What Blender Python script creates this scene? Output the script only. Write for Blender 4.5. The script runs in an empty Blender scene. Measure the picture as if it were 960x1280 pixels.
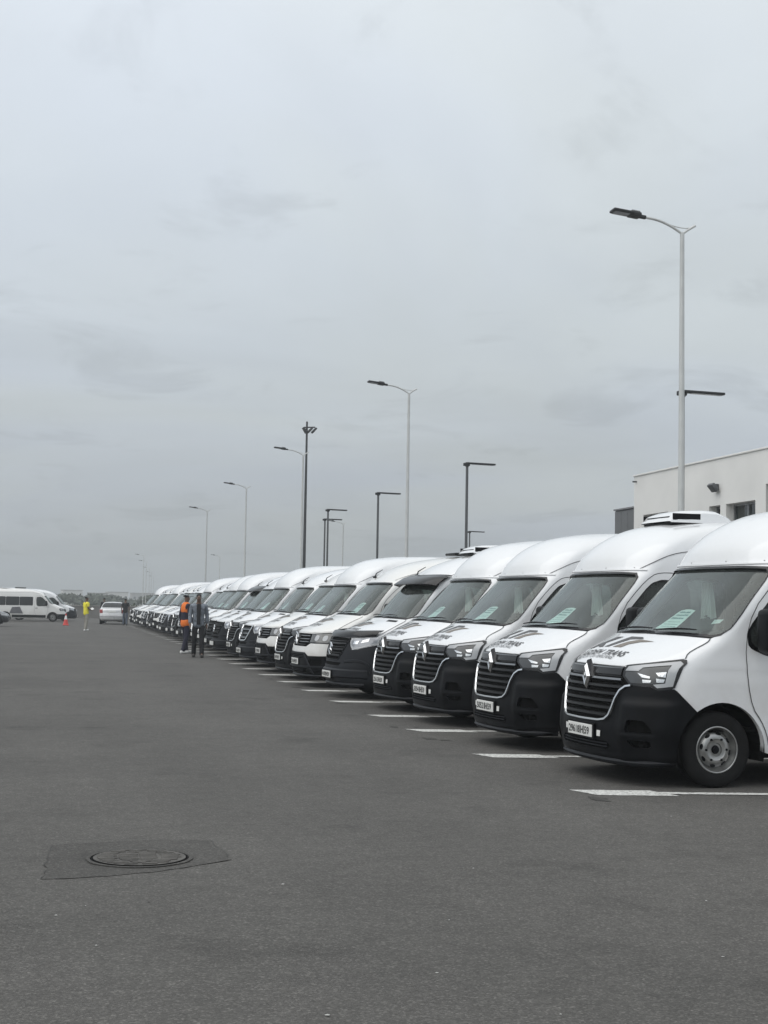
import bpy, bmesh, math, random
from mathutils import Vector, Matrix, noise
from mathutils.geometry import delaunay_2d_cdt
R = math.radians
random.seed(7)
SC = bpy.context.scene
COL = SC.collection

# ------------------------------------------------------------------ camera
cam_data = bpy.data.cameras.new('camera')
cam_data.sensor_fit = 'AUTO'
cam_data.sensor_width = 36.0
cam_data.lens = 1775.0 / 1280.0 * 36.0
cam_data.clip_start = 0.1
cam_data.clip_end = 6000
cam = bpy.data.objects.new('camera', cam_data)
COL.objects.link(cam)
_yaw, _pit, _rol = R(12.9), R(3.77), R(1.0)
_f = Vector((math.sin(_yaw) * math.cos(_pit), math.cos(_yaw) * math.cos(_pit), math.sin(_pit)))
_r0 = Vector((math.cos(_yaw), -math.sin(_yaw), 0))
_u0 = _r0.cross(_f)
_r = _r0 * math.cos(_rol) + _u0 * math.sin(_rol)
_u = _u0 * math.cos(_rol) - _r0 * math.sin(_rol)
cam.matrix_world = Matrix(((_r.x, _u.x, -_f.x, 0), (_r.y, _u.y, -_f.y, 0), (_r.z, _u.z, -_f.z, 1.6), (0, 0, 0, 1)))
SC.camera = cam

# ------------------------------------------------------------------ overcast sky
SUN_EL, SUN_AZ = R(56), R(250)      # azimuth of the sun, clockwise from +Y
world = bpy.data.worlds.new('World')
SC.world = world
world.use_nodes = True
wn, wl = world.node_tree.nodes, world.node_tree.links
wn.clear()
w_out = wn.new('ShaderNodeOutputWorld')
w_bg = wn.new('ShaderNodeBackground')
w_bg.inputs['Strength'].default_value = 1.0
w_sky = wn.new('ShaderNodeTexSky')
w_sky.sky_type = 'NISHITA'
w_sky.sun_disc = False
w_sky.sun_elevation = SUN_EL
w_sky.sun_rotation = SUN_AZ
w_sky.air_density = 1.0
w_sky.dust_density = 4.0
w_tc = wn.new('ShaderNodeTexCoord')
w_sep = wn.new('ShaderNodeSeparateXYZ')
wl.new(w_tc.outputs['Generated'], w_sep.inputs[0])
w_ramp = wn.new('ShaderNodeValToRGB')
w_ramp.color_ramp.interpolation = 'B_SPLINE'
el = w_ramp.color_ramp.elements
el[0].position, el[0].color = 0.0, (0.452, 0.482, 0.492, 1)
el[1].position, el[1].color = 1.0, (0.95, 0.98, 1.0, 1)
for pos, c in ((0.07, (0.49, 0.525, 0.55)), (0.20, (0.655, 0.715, 0.768)), (0.42, (0.82, 0.88, 0.925))):
    e = el.new(pos)
    e.color = (*c, 1)
wl.new(w_sep.outputs['Z'], w_ramp.inputs[0])
# broken cloud sheet: direction flattened on a plane overhead so the streaks lie level
w_add = wn.new('ShaderNodeMath'); w_add.operation = 'ADD'; w_add.inputs[1].default_value = 0.16
wl.new(w_sep.outputs['Z'], w_add.inputs[0])
w_dx = wn.new('ShaderNodeMath'); w_dx.operation = 'DIVIDE'
w_dy = wn.new('ShaderNodeMath'); w_dy.operation = 'DIVIDE'
wl.new(w_sep.outputs['X'], w_dx.inputs[0]); wl.new(w_add.outputs[0], w_dx.inputs[1])
wl.new(w_sep.outputs['Y'], w_dy.inputs[0]); wl.new(w_add.outputs[0], w_dy.inputs[1])
w_cmb = wn.new('ShaderNodeCombineXYZ')
wl.new(w_dx.outputs[0], w_cmb.inputs[0]); wl.new(w_dy.outputs[0], w_cmb.inputs[1])
def wnoise(scale, detail, rough, lo, hi, a, b):
    n = wn.new('ShaderNodeTexNoise')
    n.inputs['Scale'].default_value = scale
    n.inputs['Detail'].default_value = detail
    n.inputs['Roughness'].default_value = rough
    n.inputs['Distortion'].default_value = 0.6
    wl.new(w_cmb.outputs[0], n.inputs['Vector'])
    m = wn.new('ShaderNodeMapRange')
    m.interpolation_type = 'SMOOTHSTEP'
    m.inputs['From Min'].default_value = lo
    m.inputs['From Max'].default_value = hi
    m.inputs['To Min'].default_value = a
    m.inputs['To Max'].default_value = b
    wl.new(n.outputs['Fac'], m.inputs['Value'])
    return m.outputs[0]
c1 = wnoise(0.8, 5, 0.55, 0.25, 0.75, 0.92, 1.08)
c2 = wnoise(2.6, 6, 0.58, 0.53, 0.67, 1.0, 0.89)
c3 = wnoise(0.7, 3, 0.5, 0.35, 0.65, 0.0, 1.0)
w_m = wn.new('ShaderNodeMath'); w_m.operation = 'MULTIPLY'
wl.new(c1, w_m.inputs[0]); wl.new(c2, w_m.inputs[1])
w_sc = wn.new('ShaderNodeVectorMath'); w_sc.operation = 'SCALE'
w_tint = wn.new('ShaderNodeMix'); w_tint.data_type = 'RGBA'
w_tint.inputs['A'].default_value = (1.0, 1.0, 0.975, 1); w_tint.inputs['B'].default_value = (0.975, 0.988, 1.03, 1)
wl.new(c3, w_tint.inputs['Factor'])
w_tm = wn.new('ShaderNodeVectorMath'); w_tm.operation = 'MULTIPLY'
wl.new(w_ramp.outputs['Color'], w_tm.inputs[0]); wl.new(w_tint.outputs['Result'], w_tm.inputs[1])
wl.new(w_tm.outputs[0], w_sc.inputs[0]); wl.new(w_m.outputs[0], w_sc.inputs['Scale'])
w_sk = wn.new('ShaderNodeVectorMath'); w_sk.operation = 'SCALE'
w_sk.inputs['Scale'].default_value = 0.08
wl.new(w_sky.outputs[0], w_sk.inputs[0])
w_mix = wn.new('ShaderNodeMix'); w_mix.data_type = 'RGBA'
w_mix.inputs['Factor'].default_value = 0.94
wl.new(w_sk.outputs[0], w_mix.inputs['A']); wl.new(w_sc.outputs[0], w_mix.inputs['B'])
wl.new(w_mix.outputs['Result'], w_bg.inputs['Color'])
wl.new(w_bg.outputs[0], w_out.inputs[0])

sun_d = bpy.data.lights.new('sun', 'SUN')
sun_d.energy = 1.5
sun_d.angle = R(80)
sun_d.color = (1.0, 0.97, 0.93)
sun = bpy.data.objects.new('sun', sun_d)
COL.objects.link(sun)
_sd = Vector((math.sin(SUN_AZ) * math.cos(SUN_EL), math.cos(SUN_AZ) * math.cos(SUN_EL), math.sin(SUN_EL)))
sun.rotation_euler = _sd.to_track_quat('Z', 'Y').to_euler()
sun.location = _sd * 60

vs = SC.view_settings
vs.view_transform = 'Standard'
vs.look = 'None'
vs.exposure = 0.0
vs.gamma = 1.0
vs.use_curve_mapping = False
SC.cycles.max_bounces = 6
SC.cycles.transparent_max_bounces = 12
SC.cycles.volume_bounces = 0

# ------------------------------------------------------------------ materials
MATS = {}
def mat(name, col, rough=0.5, metal=0.0, spec=0.5, coat=0.0, var=0.0, vscale=3.0, bump=0.0, bscale=40.0, trans=None):
    if name in MATS:
        return MATS[name]
    m = bpy.data.materials.new(name)
    m.use_nodes = True
    nt = m.node_tree
    b = nt.nodes['Principled BSDF']
    b.inputs['Base Color'].default_value = (*col, 1)
    b.inputs['Roughness'].default_value = rough
    b.inputs['Metallic'].default_value = metal
    b.inputs['Specular IOR Level'].default_value = spec
    b.inputs['Coat Weight'].default_value = coat
    b.inputs['Coat Roughness'].default_value = 0.05
    tc = nt.nodes.new('ShaderNodeTexCoord')
    if var:
        n = nt.nodes.new('ShaderNodeTexNoise')
        n.inputs['Scale'].default_value = vscale
        n.inputs['Detail'].default_value = 5
        nt.links.new(tc.outputs['Object'], n.inputs['Vector'])
        mr = nt.nodes.new('ShaderNodeMapRange')
        mr.inputs['To Min'].default_value = 1 - var
        mr.inputs['To Max'].default_value = 1 + var
        mr.inputs['From Min'].default_value = 0.3
        mr.inputs['From Max'].default_value = 0.7
        nt.links.new(n.outputs['Fac'], mr.inputs['Value'])
        sc = nt.nodes.new('ShaderNodeVectorMath'); sc.operation = 'SCALE'
        sc.inputs[0].default_value = col
        nt.links.new(mr.outputs[0], sc.inputs['Scale'])
        nt.links.new(sc.outputs[0], b.inputs['Base Color'])
        mr2 = nt.nodes.new('ShaderNodeMapRange')
        mr2.inputs['To Min'].default_value = max(0, rough - 0.08)
        mr2.inputs['To Max'].default_value = min(1, rough + 0.08)
        nt.links.new(n.outputs['Fac'], mr2.inputs['Value'])
        nt.links.new(mr2.outputs[0], b.inputs['Roughness'])
    if bump:
        n2 = nt.nodes.new('ShaderNodeTexNoise')
        n2.inputs['Scale'].default_value = bscale
        n2.inputs['Detail'].default_value = 4
        nt.links.new(tc.outputs['Object'], n2.inputs['Vector'])
        bp = nt.nodes.new('ShaderNodeBump')
        bp.inputs['Strength'].default_value = bump
        bp.inputs['Distance'].default_value = 0.01
        nt.links.new(n2.outputs['Fac'], bp.inputs['Height'])
        nt.links.new(bp.outputs[0], b.inputs['Normal'])
    MATS[name] = m
    return m
def glass_mat(name, tint, gl=1.5):
    m = bpy.data.materials.new(name)
    m.use_nodes = True
    nt = m.node_tree
    nt.nodes.clear()
    o = nt.nodes.new('ShaderNodeOutputMaterial')
    t = nt.nodes.new('ShaderNodeBsdfTransparent'); t.inputs[0].default_value = (*tint, 1)
    g = nt.nodes.new('ShaderNodeBsdfGlossy'); g.inputs['Roughness'].default_value = 0.03
    g.inputs[0].default_value = (0.92, 0.97, 0.95, 1)
    fr = nt.nodes.new('ShaderNodeFresnel'); fr.inputs['IOR'].default_value = gl
    # a thin film of dust on the pane
    d = nt.nodes.new('ShaderNodeBsdfDiffuse'); d.inputs[0].default_value = (0.42, 0.46, 0.44, 1)
    tc = nt.nodes.new('ShaderNodeTexCoord')
    n = nt.nodes.new('ShaderNodeTexNoise'); n.inputs['Scale'].default_value = 2.2; n.inputs['Detail'].default_value = 6
    nt.links.new(tc.outputs['Object'], n.inputs['Vector'])
    mr = nt.nodes.new('ShaderNodeMapRange'); mr.inputs['To Min'].default_value = 0.03; mr.inputs['To Max'].default_value = 0.14
    mr.inputs['From Min'].default_value = 0.25; mr.inputs['From Max'].default_value = 0.8
    nt.links.new(n.outputs['Fac'], mr.inputs['Value'])
    m1 = nt.nodes.new('ShaderNodeMixShader'); m2 = nt.nodes.new('ShaderNodeMixShader')
    nt.links.new(mr.outputs[0], m1.inputs[0]); nt.links.new(t.outputs[0], m1.inputs[1]); nt.links.new(d.outputs[0], m1.inputs[2])
    nt.links.new(fr.outputs[0], m2.inputs[0]); nt.links.new(m1.outputs[0], m2.inputs[1]); nt.links.new(g.outputs[0], m2.inputs[2])
    nt.links.new(m2.outputs[0], o.inputs[0])
    MATS[name] = m
    return m
def paint_mat(name, col):
    """van paint: clear coat, faint road film low down on the panels"""
    m = mat(name, col, 0.32, 0, 0.5, 1.0)
    nt = m.node_tree
    b = nt.nodes['Principled BSDF']
    tc = nt.nodes['Texture Coordinate'] if 'Texture Coordinate' in nt.nodes else nt.nodes.new('ShaderNodeTexCoord')
    n = nt.nodes.new('ShaderNodeTexNoise'); n.inputs['Scale'].default_value = 2.5; n.inputs['Detail'].default_value = 8; n.inputs['Roughness'].default_value = 0.65
    nt.links.new(tc.outputs['Object'], n.inputs['Vector'])
    sp = nt.nodes.new('ShaderNodeSeparateXYZ'); nt.links.new(tc.outputs['Object'], sp.inputs[0])
    mz = nt.nodes.new('ShaderNodeMapRange')
    mz.inputs['From Min'].default_value = 1.15; mz.inputs['From Max'].default_value = 0.25
    mz.inputs['To Min'].default_value = 0.10; mz.inputs['To Max'].default_value = 0.85
    nt.links.new(sp.outputs['Z'], mz.inputs['Value'])
    mn = nt.nodes.new('ShaderNodeMapRange'); mn.inputs['From Min'].default_value = 0.35; mn.inputs['From Max'].default_value = 0.75
    nt.links.new(n.outputs['Fac'], mn.inputs['Value'])
    mm = nt.nodes.new('ShaderNodeMath'); mm.operation = 'MULTIPLY'
    nt.links.new(mz.outputs[0], mm.inputs[0]); nt.links.new(mn.outputs[0], mm.inputs[1])
    mx = nt.nodes.new('ShaderNodeMix'); mx.data_type = 'RGBA'
    mx.inputs['A'].default_value = (*col, 1); mx.inputs['B'].default_value = (0.50, 0.47, 0.43, 1)
    nt.links.new(mm.outputs[0], mx.inputs['Factor'])
    nt.links.new(mx.outputs['Result'], b.inputs['Base Color'])
    mr = nt.nodes.new('ShaderNodeMapRange'); mr.inputs['To Min'].default_value = 0.28; mr.inputs['To Max'].default_value = 0.48
    nt.links.new(n.outputs['Fac'], mr.inputs['Value']); nt.links.new(mr.outputs[0], b.inputs['Roughness'])
    return m
WHITE = paint_mat('white_paint', (0.80, 0.81, 0.82))
IVORY = paint_mat('ivory_paint', (0.79, 0.785, 0.76))
BLACKP = mat('black_plastic', (0.0045, 0.005, 0.0062), 0.42, spec=0.15, var=0.25, vscale=6, bump=0.05, bscale=250)
GREYP = mat('dark_grey_plastic', (0.016, 0.0175, 0.021), 0.5, spec=0.18, var=0.2, vscale=5, bump=0.05, bscale=250)
GLOSSB = mat('gloss_black', (0.008, 0.008, 0.009), 0.22, var=0.1)
VOID = mat('deep_black', (0.004, 0.004, 0.004), 0.9, spec=0.1)
SEAM = mat('seam_black', (0.045, 0.045, 0.047), 0.8, spec=0.2)
CHROME = mat('chrome', (0.72, 0.73, 0.74), 0.16, 1.0, var=0.05)
SATIN = mat('satin_silver', (0.30, 0.31, 0.32), 0.32, 0.9, var=0.08)
BARM = mat('grille_bar', (0.012, 0.0125, 0.0135), 0.38, spec=0.3, var=0.15)
LAMPG = mat('lamp_grey', (0.42, 0.43, 0.44), 0.25, 0.3, var=0.08)
LAMPD = mat('lamp_dark', (0.05, 0.052, 0.053), 0.15, 0.2, coat=0.8)
RUBBER = mat('rubber', (0.012, 0.012, 0.012), 0.85, spec=0.2, var=0.25, vscale=9, bump=0.15, bscale=60)
STEEL = mat('steel_wheel', (0.36, 0.36, 0.35), 0.38, 0.85, var=0.2, vscale=14)
IRON = mat('dark_steel', (0.06, 0.06, 0.062), 0.5, 0.5, var=0.2)
CABIN = mat('cabin_trim', (0.030, 0.032, 0.034), 0.8, var=0.2)
SEATM = mat('seat_cloth', (0.055, 0.06, 0.072), 0.95, var=0.2, vscale=20)
CLOTHW = mat('white_curtain', (0.78, 0.82, 0.80), 0.9, var=0.05)
PAPER = mat('pale_paper', (0.84, 0.95, 0.93), 0.8, var=0.03)
INK = mat('teal_ink', (0.16, 0.32, 0.33), 0.8)
PLATE = mat('plate_white', (0.78, 0.78, 0.75), 0.4, var=0.05, vscale=12)
PLATEK = mat('plate_black', (0.02, 0.02, 0.02), 0.5)
LOGOK = mat('logo_charcoal', (0.045, 0.042, 0.042), 0.4)
LOGOT = mat('logo_tan', (0.17, 0.14, 0.11), 0.4)
GLASS = glass_mat('windscreen_glass', (0.72, 0.82, 0.79), 1.70)
SIDEG = glass_mat('side_glass', (0.11, 0.14, 0.135), 1.50)
DARKG = mat('tinted_glass', (0.012, 0.014, 0.015), 0.06, spec=0.6, var=0.2)
ORANGEL = mat('amber_lens', (0.6, 0.17, 0.02), 0.2, coat=0.5)
REDL = mat('red_lens', (0.28, 0.02, 0.02), 0.2, coat=0.5)

# ------------------------------------------------------------------ mesh helpers
def link(o, parent=None):
    COL.objects.link(o)
    if parent is not None:
        o.parent = parent
    return o
def mesh_obj(name, verts, faces, m, parent=None, smooth=False, normals=None, mats=None, fmat=None):
    me = bpy.data.meshes.new(name)
    me.from_pydata([tuple(v) for v in verts], [], faces)
    for k in (mats or [m]):
        me.materials.append(k)
    if fmat:
        me.polygons.foreach_set('material_index', fmat)
    if smooth or normals:
        me.polygons.foreach_set('use_smooth', [True] * len(me.polygons))
    me.update()
    if normals:
        me.normals_split_custom_set_from_vertices([tuple(n) for n in normals])
    return link(bpy.data.objects.new(name, me), parent)
def empty(name, loc=(0, 0, 0), rz=0.0):
    o = bpy.data.objects.new(name, None)
    o.empty_display_size = 0.2
    o.location = loc
    o.rotation_euler = (0, 0, rz)
    return link(o)
def tag(o, label=None, cat=None, group=None, kind=None):
    if label: o['label'] = label
    if cat: o['category'] = cat
    if group: o['group'] = group
    if kind: o['kind'] = kind
    return o
def kids(o):
    return [c for c in COL.objects if c.parent == o]
KIDS = {}
def copy_tree(o, parent=None, skip=()):
    c = o.copy()
    COL.objects.link(c)
    c.parent = parent
    for ch in KIDS[o.name] if o.name in KIDS else o.children:
        if ch.name.split('.')[0] not in skip:
            copy_tree(ch, c, skip)
    return c
class MB:
    """collects shapes, links them as one mesh"""
    def __init__(s): s.v, s.f, s.m = [], [], []
    def add(s, v, f, mi=0, M=None):
        k = len(s.v)
        s.v += [tuple((M @ Vector(p)) if M else p) for p in v]
        s.f += [tuple(i + k for i in q) for q in f]
        s.m += [mi] * len(f)
        return s
    def box(s, c, d, mi=0, M=None, bev=0.0, seg=2):
        if bev:
            bm = bmesh.new()
            bmesh.ops.create_cube(bm, size=1)
            for v in bm.verts: v.co = Vector((v.co.x * d[0] + c[0], v.co.y * d[1] + c[1], v.co.z * d[2] + c[2]))
            bmesh.ops.bevel(bm, geom=bm.edges[:], offset=bev, segments=seg, profile=0.5, affect='EDGES')
            bm.verts.index_update()
            v = [tuple(q.co) for q in bm.verts]; f = [tuple(q.index for q in p.verts) for p in bm.faces]
            bm.free()
            return s.add(v, f, mi, M)
        x, y, z = [k / 2 for k in d]
        v = [(c[0] + sx * x, c[1] + sy * y, c[2] + sz * z) for sx in (-1, 1) for sy in (-1, 1) for sz in (-1, 1)]
        return s.add(v, [(0, 1, 3, 2), (4, 6, 7, 5), (0, 4, 5, 1), (2, 3, 7, 6), (0, 2, 6, 4), (1, 5, 7, 3)], mi, M)
    def tube(s, pts, rad, n=8, mi=0, cap=True, flat=1.0):
        pts = [Vector(p) for p in pts]
        rad = rad if isinstance(rad, (list, tuple)) else [rad] * len(pts)
        v, f = [], []
        up0 = Vector((0, 0, 1))
        for i, p in enumerate(pts):
            t = (pts[min(i + 1, len(pts) - 1)] - pts[max(i - 1, 0)]).normalized()
            a = t.cross(up0)
            if a.length < 0.05: a = t.cross(Vector((0, 1, 0)))
            a.normalize(); b = a.cross(t)
            for k in range(n):
                th = 2 * math.pi * k / n
                v.append(p + a * math.cos(th) * rad[i] + b * math.sin(th) * rad[i] * flat)
        for i in range(len(pts) - 1):
            for k in range(n):
                f.append((i * n + k, i * n + (k + 1) % n, (i + 1) * n + (k + 1) % n, (i + 1) * n + k))
        if cap:
            f.append(tuple(range(n - 1, -1, -1))); f.append(tuple(len(pts) * n - n + k for k in range(n)))
        return s.add(v, f, mi)
    def lathe_y(s, prof, c, n=28, mi=0):
        """profile (radius, y) turned round an axle along y"""
        v, f = [], []
        for r, y in prof:
            for k in range(n):
                th = 2 * math.pi * k / n
                v.append((c[0] + r * math.cos(th), c[1] + y, c[2] + r * math.sin(th)))
        for i in range(len(prof) - 1):
            for k in range(n):
                f.append((i * n + k, (i + 1) * n + k, (i + 1) * n + (k + 1) % n, i * n + (k + 1) % n))
        return s.add(v, f, mi)
    def build(s, name, m, parent=None, smooth=False, angle=None):
        mats = m if isinstance(m, list) else [m]
        o = mesh_obj(name, s.v, s.f, None, parent, smooth, mats=mats, fmat=s.m)
        if angle:
            o.data.set_sharp_from_angle(angle=angle)
        return o
def fix_normals(o):
    bm = bmesh.new(); bm.from_mesh(o.data)
    bmesh.ops.recalc_face_normals(bm, faces=bm.faces[:])
    bm.to_mesh(o.data); bm.free()
    return o
_TXT = {}
def text_geo(s, shear=0.0, bold=0.0):
    """flat triangles of a line of text, cap height about 0.7, starting at x = 0"""
    key = (s, shear, bold)
    if key in _TXT: return _TXT[key]
    cu = bpy.data.curves.new('text', 'FONT')
    cu.body = s; cu.size = 1.0; cu.shear = shear; cu.offset = bold; cu.resolution_u = 3
    o = bpy.data.objects.new('text', cu)
    COL.objects.link(o)
    dg = bpy.context.evaluated_depsgraph_get()
    me = o.evaluated_get(dg).to_mesh()
    v = [(p.co.x, p.co.y) for p in me.vertices]
    f = [tuple(p.vertices) for p in me.polygons]
    o.evaluated_get(dg).to_mesh_clear()
    bpy.data.objects.remove(o); bpy.data.curves.remove(cu)
    x0 = min(p[0] for p in v); v = [(p[0] - x0, p[1]) for p in v]
    _TXT[key] = (v, f, max(p[0] for p in v))
    return _TXT[key]

# ------------------------------------------------------------------ shell surfaces (vehicle bodies)
def pchip(xs, ys):
    n = len(xs); h = [xs[i + 1] - xs[i] for i in range(n - 1)]; d = [(ys[i + 1] - ys[i]) / h[i] for i in range(n - 1)]
    m = [0] * n; m[0] = d[0]; m[-1] = d[-1]
    for i in range(1, n - 1):
        if d[i - 1] * d[i] > 0:
            w1 = 2 * h[i] + h[i - 1]; w2 = h[i] + 2 * h[i - 1]; m[i] = (w1 + w2) / (w1 / d[i - 1] + w2 / d[i])
    def f(x):
        if x <= xs[0]: return ys[0]
        if x >= xs[-1]: return ys[-1]
        lo, hi = 0, n - 1
        while hi - lo > 1:
            k = (lo + hi) // 2
            if xs[k] <= x: lo = k
            else: hi = k
        t = (x - xs[lo]) / h[lo]; t2 = t * t; t3 = t2 * t
        return (2 * t3 - 3 * t2 + 1) * ys[lo] + (t3 - 2 * t2 + t) * h[lo] * m[lo] + (-2 * t3 + 3 * t2) * ys[hi] + (t3 - t2) * h[lo] * m[hi]
    return f
A0 = 1.3
class Shell:
    """body surface: at each height z a U-shaped plan contour; a = distance round it from the centre line"""
    def __init__(s, tab, L):
        z = [r[0] for r in tab]; s.z0, s.z1 = z[0], z[-1]; s.L = L; s.cache = {}
        s.fx = [pchip(z, [r[k] for r in tab]) for k in (1, 2, 3, 4)]
    def par(s, z):
        k = round(z, 5)
        if k not in s.cache: s.cache[k] = tuple(f(z) for f in s.fx)
        return s.cache[k]
    def S(s, a, z):
        xf, w, c, n = s.par(z); sg = 1 if a >= 0 else -1; a = abs(a)
        if a < A0:
            ss = math.sin(a / A0 * math.pi / 2)
            return Vector((xf + c * (1 - max(0, 1 - ss ** n) ** (1 / n)), sg * w * ss, z))
        return Vector((xf + c + a - A0, sg * w, z))
    def N(s, a, z):
        e = 0.012
        z_lo, z_hi = max(z - e, s.z0), min(z + e, s.z1)
        da = s.S(a + e, z) - s.S(a - e, z); dz = s.S(a, z_hi) - s.S(a, z_lo)
        n = dz.cross(da)
        if n.length < 1e-9: return Vector((0, 0, 1))
        return n.normalized()
    def P(s, a, z, off=0.0):
        return s.S(a, z) + s.N(a, z) * off
    def ay(s, y, z):
        w = s.par(z)[1]; t = max(-1, min(1, y / w)); return A0 * math.asin(t) / (math.pi / 2)
    def ax(s, x, z):
        xf, w, c, n = s.par(z)
        if x >= xf + c: return A0 + x - xf - c
        t = max(0, min(1, 1 - (x - xf) / c)); ss = max(0, 1 - t ** n) ** (1 / n)
        return A0 * math.asin(min(1, ss)) / (math.pi / 2)
    def zxy(s, x, y, lo, hi):
        """height of the surface over (x, y) between lo and hi (bonnets)"""
        for _ in range(30):
            m = (lo + hi) / 2
            if s.S(s.ay(y, m), m).x < x: lo = m
            else: hi = m
        return (lo + hi) / 2
def chaikin(p, it=1, closed=True, r=0.25):
    for _ in range(it):
        q = []
        n = len(p)
        for i in range(n if closed else n - 1):
            a, b = p[i], p[(i + 1) % n]
            q.append((a[0] * (1 - r) + b[0] * r, a[1] * (1 - r) + b[1] * r)); q.append((a[0] * r + b[0] * (1 - r), a[1] * r + b[1] * (1 - r)))
        p = q if closed else [p[0]] + q + [p[-1]]
    return p
def dens(p, step=0.05, closed=True):
    q = []
    n = len(p)
    for i in range(n if closed else n - 1):
        a, b = p[i], p[(i + 1) % n]
        k = max(1, int(math.hypot(b[0] - a[0], b[1] - a[1]) / step + 0.5))
        for j in range(k):
            t = j / k; q.append((a[0] + (b[0] - a[0]) * t, a[1] + (b[1] - a[1]) * t))
    if not closed: q.append(p[-1])
    return q
def side(sh, pts, step=0.05, closed=True):
    """points given as (x, z) on the flank -> (a, z)"""
    return [(sh.ax(x, z), z) for x, z in dens(pts, step, closed)]
def front(sh, pts, step=0.05, closed=True):
    """points given as (y, z) seen from the front -> (a, z)"""
    return [(sh.ay(y, z), z) for y, z in dens(pts, step, closed)]
def sym(half):
    """right half from the centre line outwards and back -> full outline"""
    return list(half) + [(-a, z) for a, z in reversed(half) if abs(a) > 1e-9]
def area2(p):
    return sum(p[i][0] * p[(i + 1) % len(p)][1] - p[(i + 1) % len(p)][0] * p[i][1] for i in range(len(p)))
def inside(p, x, y):
    c = False
    j = len(p) - 1
    for i in range(len(p)):
        if (p[i][1] > y) != (p[j][1] > y) and x < (p[j][0] - p[i][0]) * (y - p[i][1]) / (p[j][1] - p[i][1]) + p[i][0]:
            c = not c
        j = i
    return c
def seg_d2(p, a, b):
    dx, dy = b[0] - a[0], b[1] - a[1]; l = dx * dx + dy * dy
    t = 0 if l == 0 else max(0, min(1, ((p[0] - a[0]) * dx + (p[1] - a[1]) * dy) / l))
    return (p[0] - a[0] - t * dx) ** 2 + (p[1] - a[1] - t * dy) ** 2
def inset(p, d):
    """outline moved inwards by d"""
    n = len(p); s = 1 if area2(p) > 0 else -1; q = []
    for i in range(n):
        a, b = p[i - 1], p[(i + 1) % n]
        tx, ty = b[0] - a[0], b[1] - a[1]; l = math.hypot(tx, ty) or 1
        q.append((p[i][0] - s * ty / l * d, p[i][1] + s * tx / l * d))
    return q
def patch(sh, outline, holes=(), off=0.0, thick=0.02, avals=None, zvals=None, step=0.07, hole_thick=None, relief=None):
    """part of the shell inside an (a, z) outline, with skirts along its edges; returns verts, faces, normals"""
    if relief:
        base = sh
        class _R:       # the shell pushed out by relief(a, z)
            S = staticmethod(lambda a, z: base.P(a, z, relief(a, z)))
            @staticmethod
            def N(a, z):
                n = (_R.S(a, min(z + .012, base.z1)) - _R.S(a, max(z - .012, base.z0))).cross(_R.S(a + .012, z) - _R.S(a - .012, z))
                return n.normalized() if n.length > 1e-9 else base.N(a, z)
            P = staticmethod(lambda a, z, off=0.0: _R.S(a, z) + base.N(a, z) * off)
        sh = _R
    if area2(outline) < 0: outline = outline[::-1]
    holes = [h if area2(h) < 0 else h[::-1] for h in holes]
    loops = [outline] + holes
    V, Eg = [], []
    for lp in loops:
        k = len(V); V += [Vector(p) for p in lp]; Eg += [(k + i, k + (i + 1) % len(lp)) for i in range(len(lp))]
    a0, a1 = min(p[0] for p in outline), max(p[0] for p in outline); z0, z1 = min(p[1] for p in outline), max(p[1] for p in outline)
    if avals is None:
        na = max(1, int((a1 - a0) / step)); avals = [a0 + (a1 - a0) * (i + 0.5) / na for i in range(na)]
    if zvals is None:
        nz = max(1, int((z1 - z0) / step)); zvals = [z0 + (z1 - z0) * (i + 0.5) / nz for i in range(nz)]
    segs = [(V[i], V[j]) for i, j in Eg]
    grid = {}
    for sg in segs:      # coarse buckets so that near-edge tests stay cheap
        for gx in range(int(min(sg[0][0], sg[1][0]) // 0.1) - 1, int(max(sg[0][0], sg[1][0]) // 0.1) + 2):
            for gy in range(int(min(sg[0][1], sg[1][1]) // 0.1) - 1, int(max(sg[0][1], sg[1][1]) // 0.1) + 2):
                grid.setdefault((gx, gy), []).append(sg)
    lim = (0.3 * step) ** 2
    for z in zvals:
        for a in avals:
            if z0 < z < z1 and inside(outline, a, z) and not any(inside(h, a, z) for h in holes):
                if all(seg_d2((a, z), *sg) > lim for sg in grid.get((int(a // 0.1), int(z // 0.1)), ())):
                    V.append(Vector((a, z)))
    ov, oe, of, _, _, _ = delaunay_2d_cdt(V, Eg, [], 0, 1e-6)
    verts = [sh.P(p[0], p[1], off) for p in ov]
    norms = [sh.N(p[0], p[1]) for p in ov]
    faces = []
    for f in of:
        cx = sum(ov[i][0] for i in f) / 3; cz = sum(ov[i][1] for i in f) / 3
        if inside(outline, cx, cz) and not any(inside(h, cx, cz) for h in holes):
            s = (ov[f[1]][0] - ov[f[0]][0]) * (ov[f[2]][1] - ov[f[0]][1]) - (ov[f[2]][0] - ov[f[0]][0]) * (ov[f[1]][1] - ov[f[0]][1])
            if abs(s) < 1e-9: continue
            faces.append((f[0], f[2], f[1]) if s > 0 else tuple(f))
    if thick:
        for li, lp in enumerate(loops):
            th = thick if li == 0 or hole_thick is None else hole_thick
            n = len(lp); k = len(verts)
            for i in range(n):
                a, z = lp[i]; t = sh.P(*lp[(i + 1) % n]) - sh.P(*lp[i - 1]); nn = sh.N(a, z)
                o = t.cross(nn)
                o = o.normalized() if o.length > 1e-9 else nn
                verts += [sh.P(a, z, off), sh.P(a, z, off - th)]; norms += [o, o]
            for i in range(n):
                j = (i + 1) % n
                faces.append((k + 2 * i, k + 2 * i + 1, k + 2 * j + 1, k + 2 * j))
    return verts, faces, norms
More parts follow.
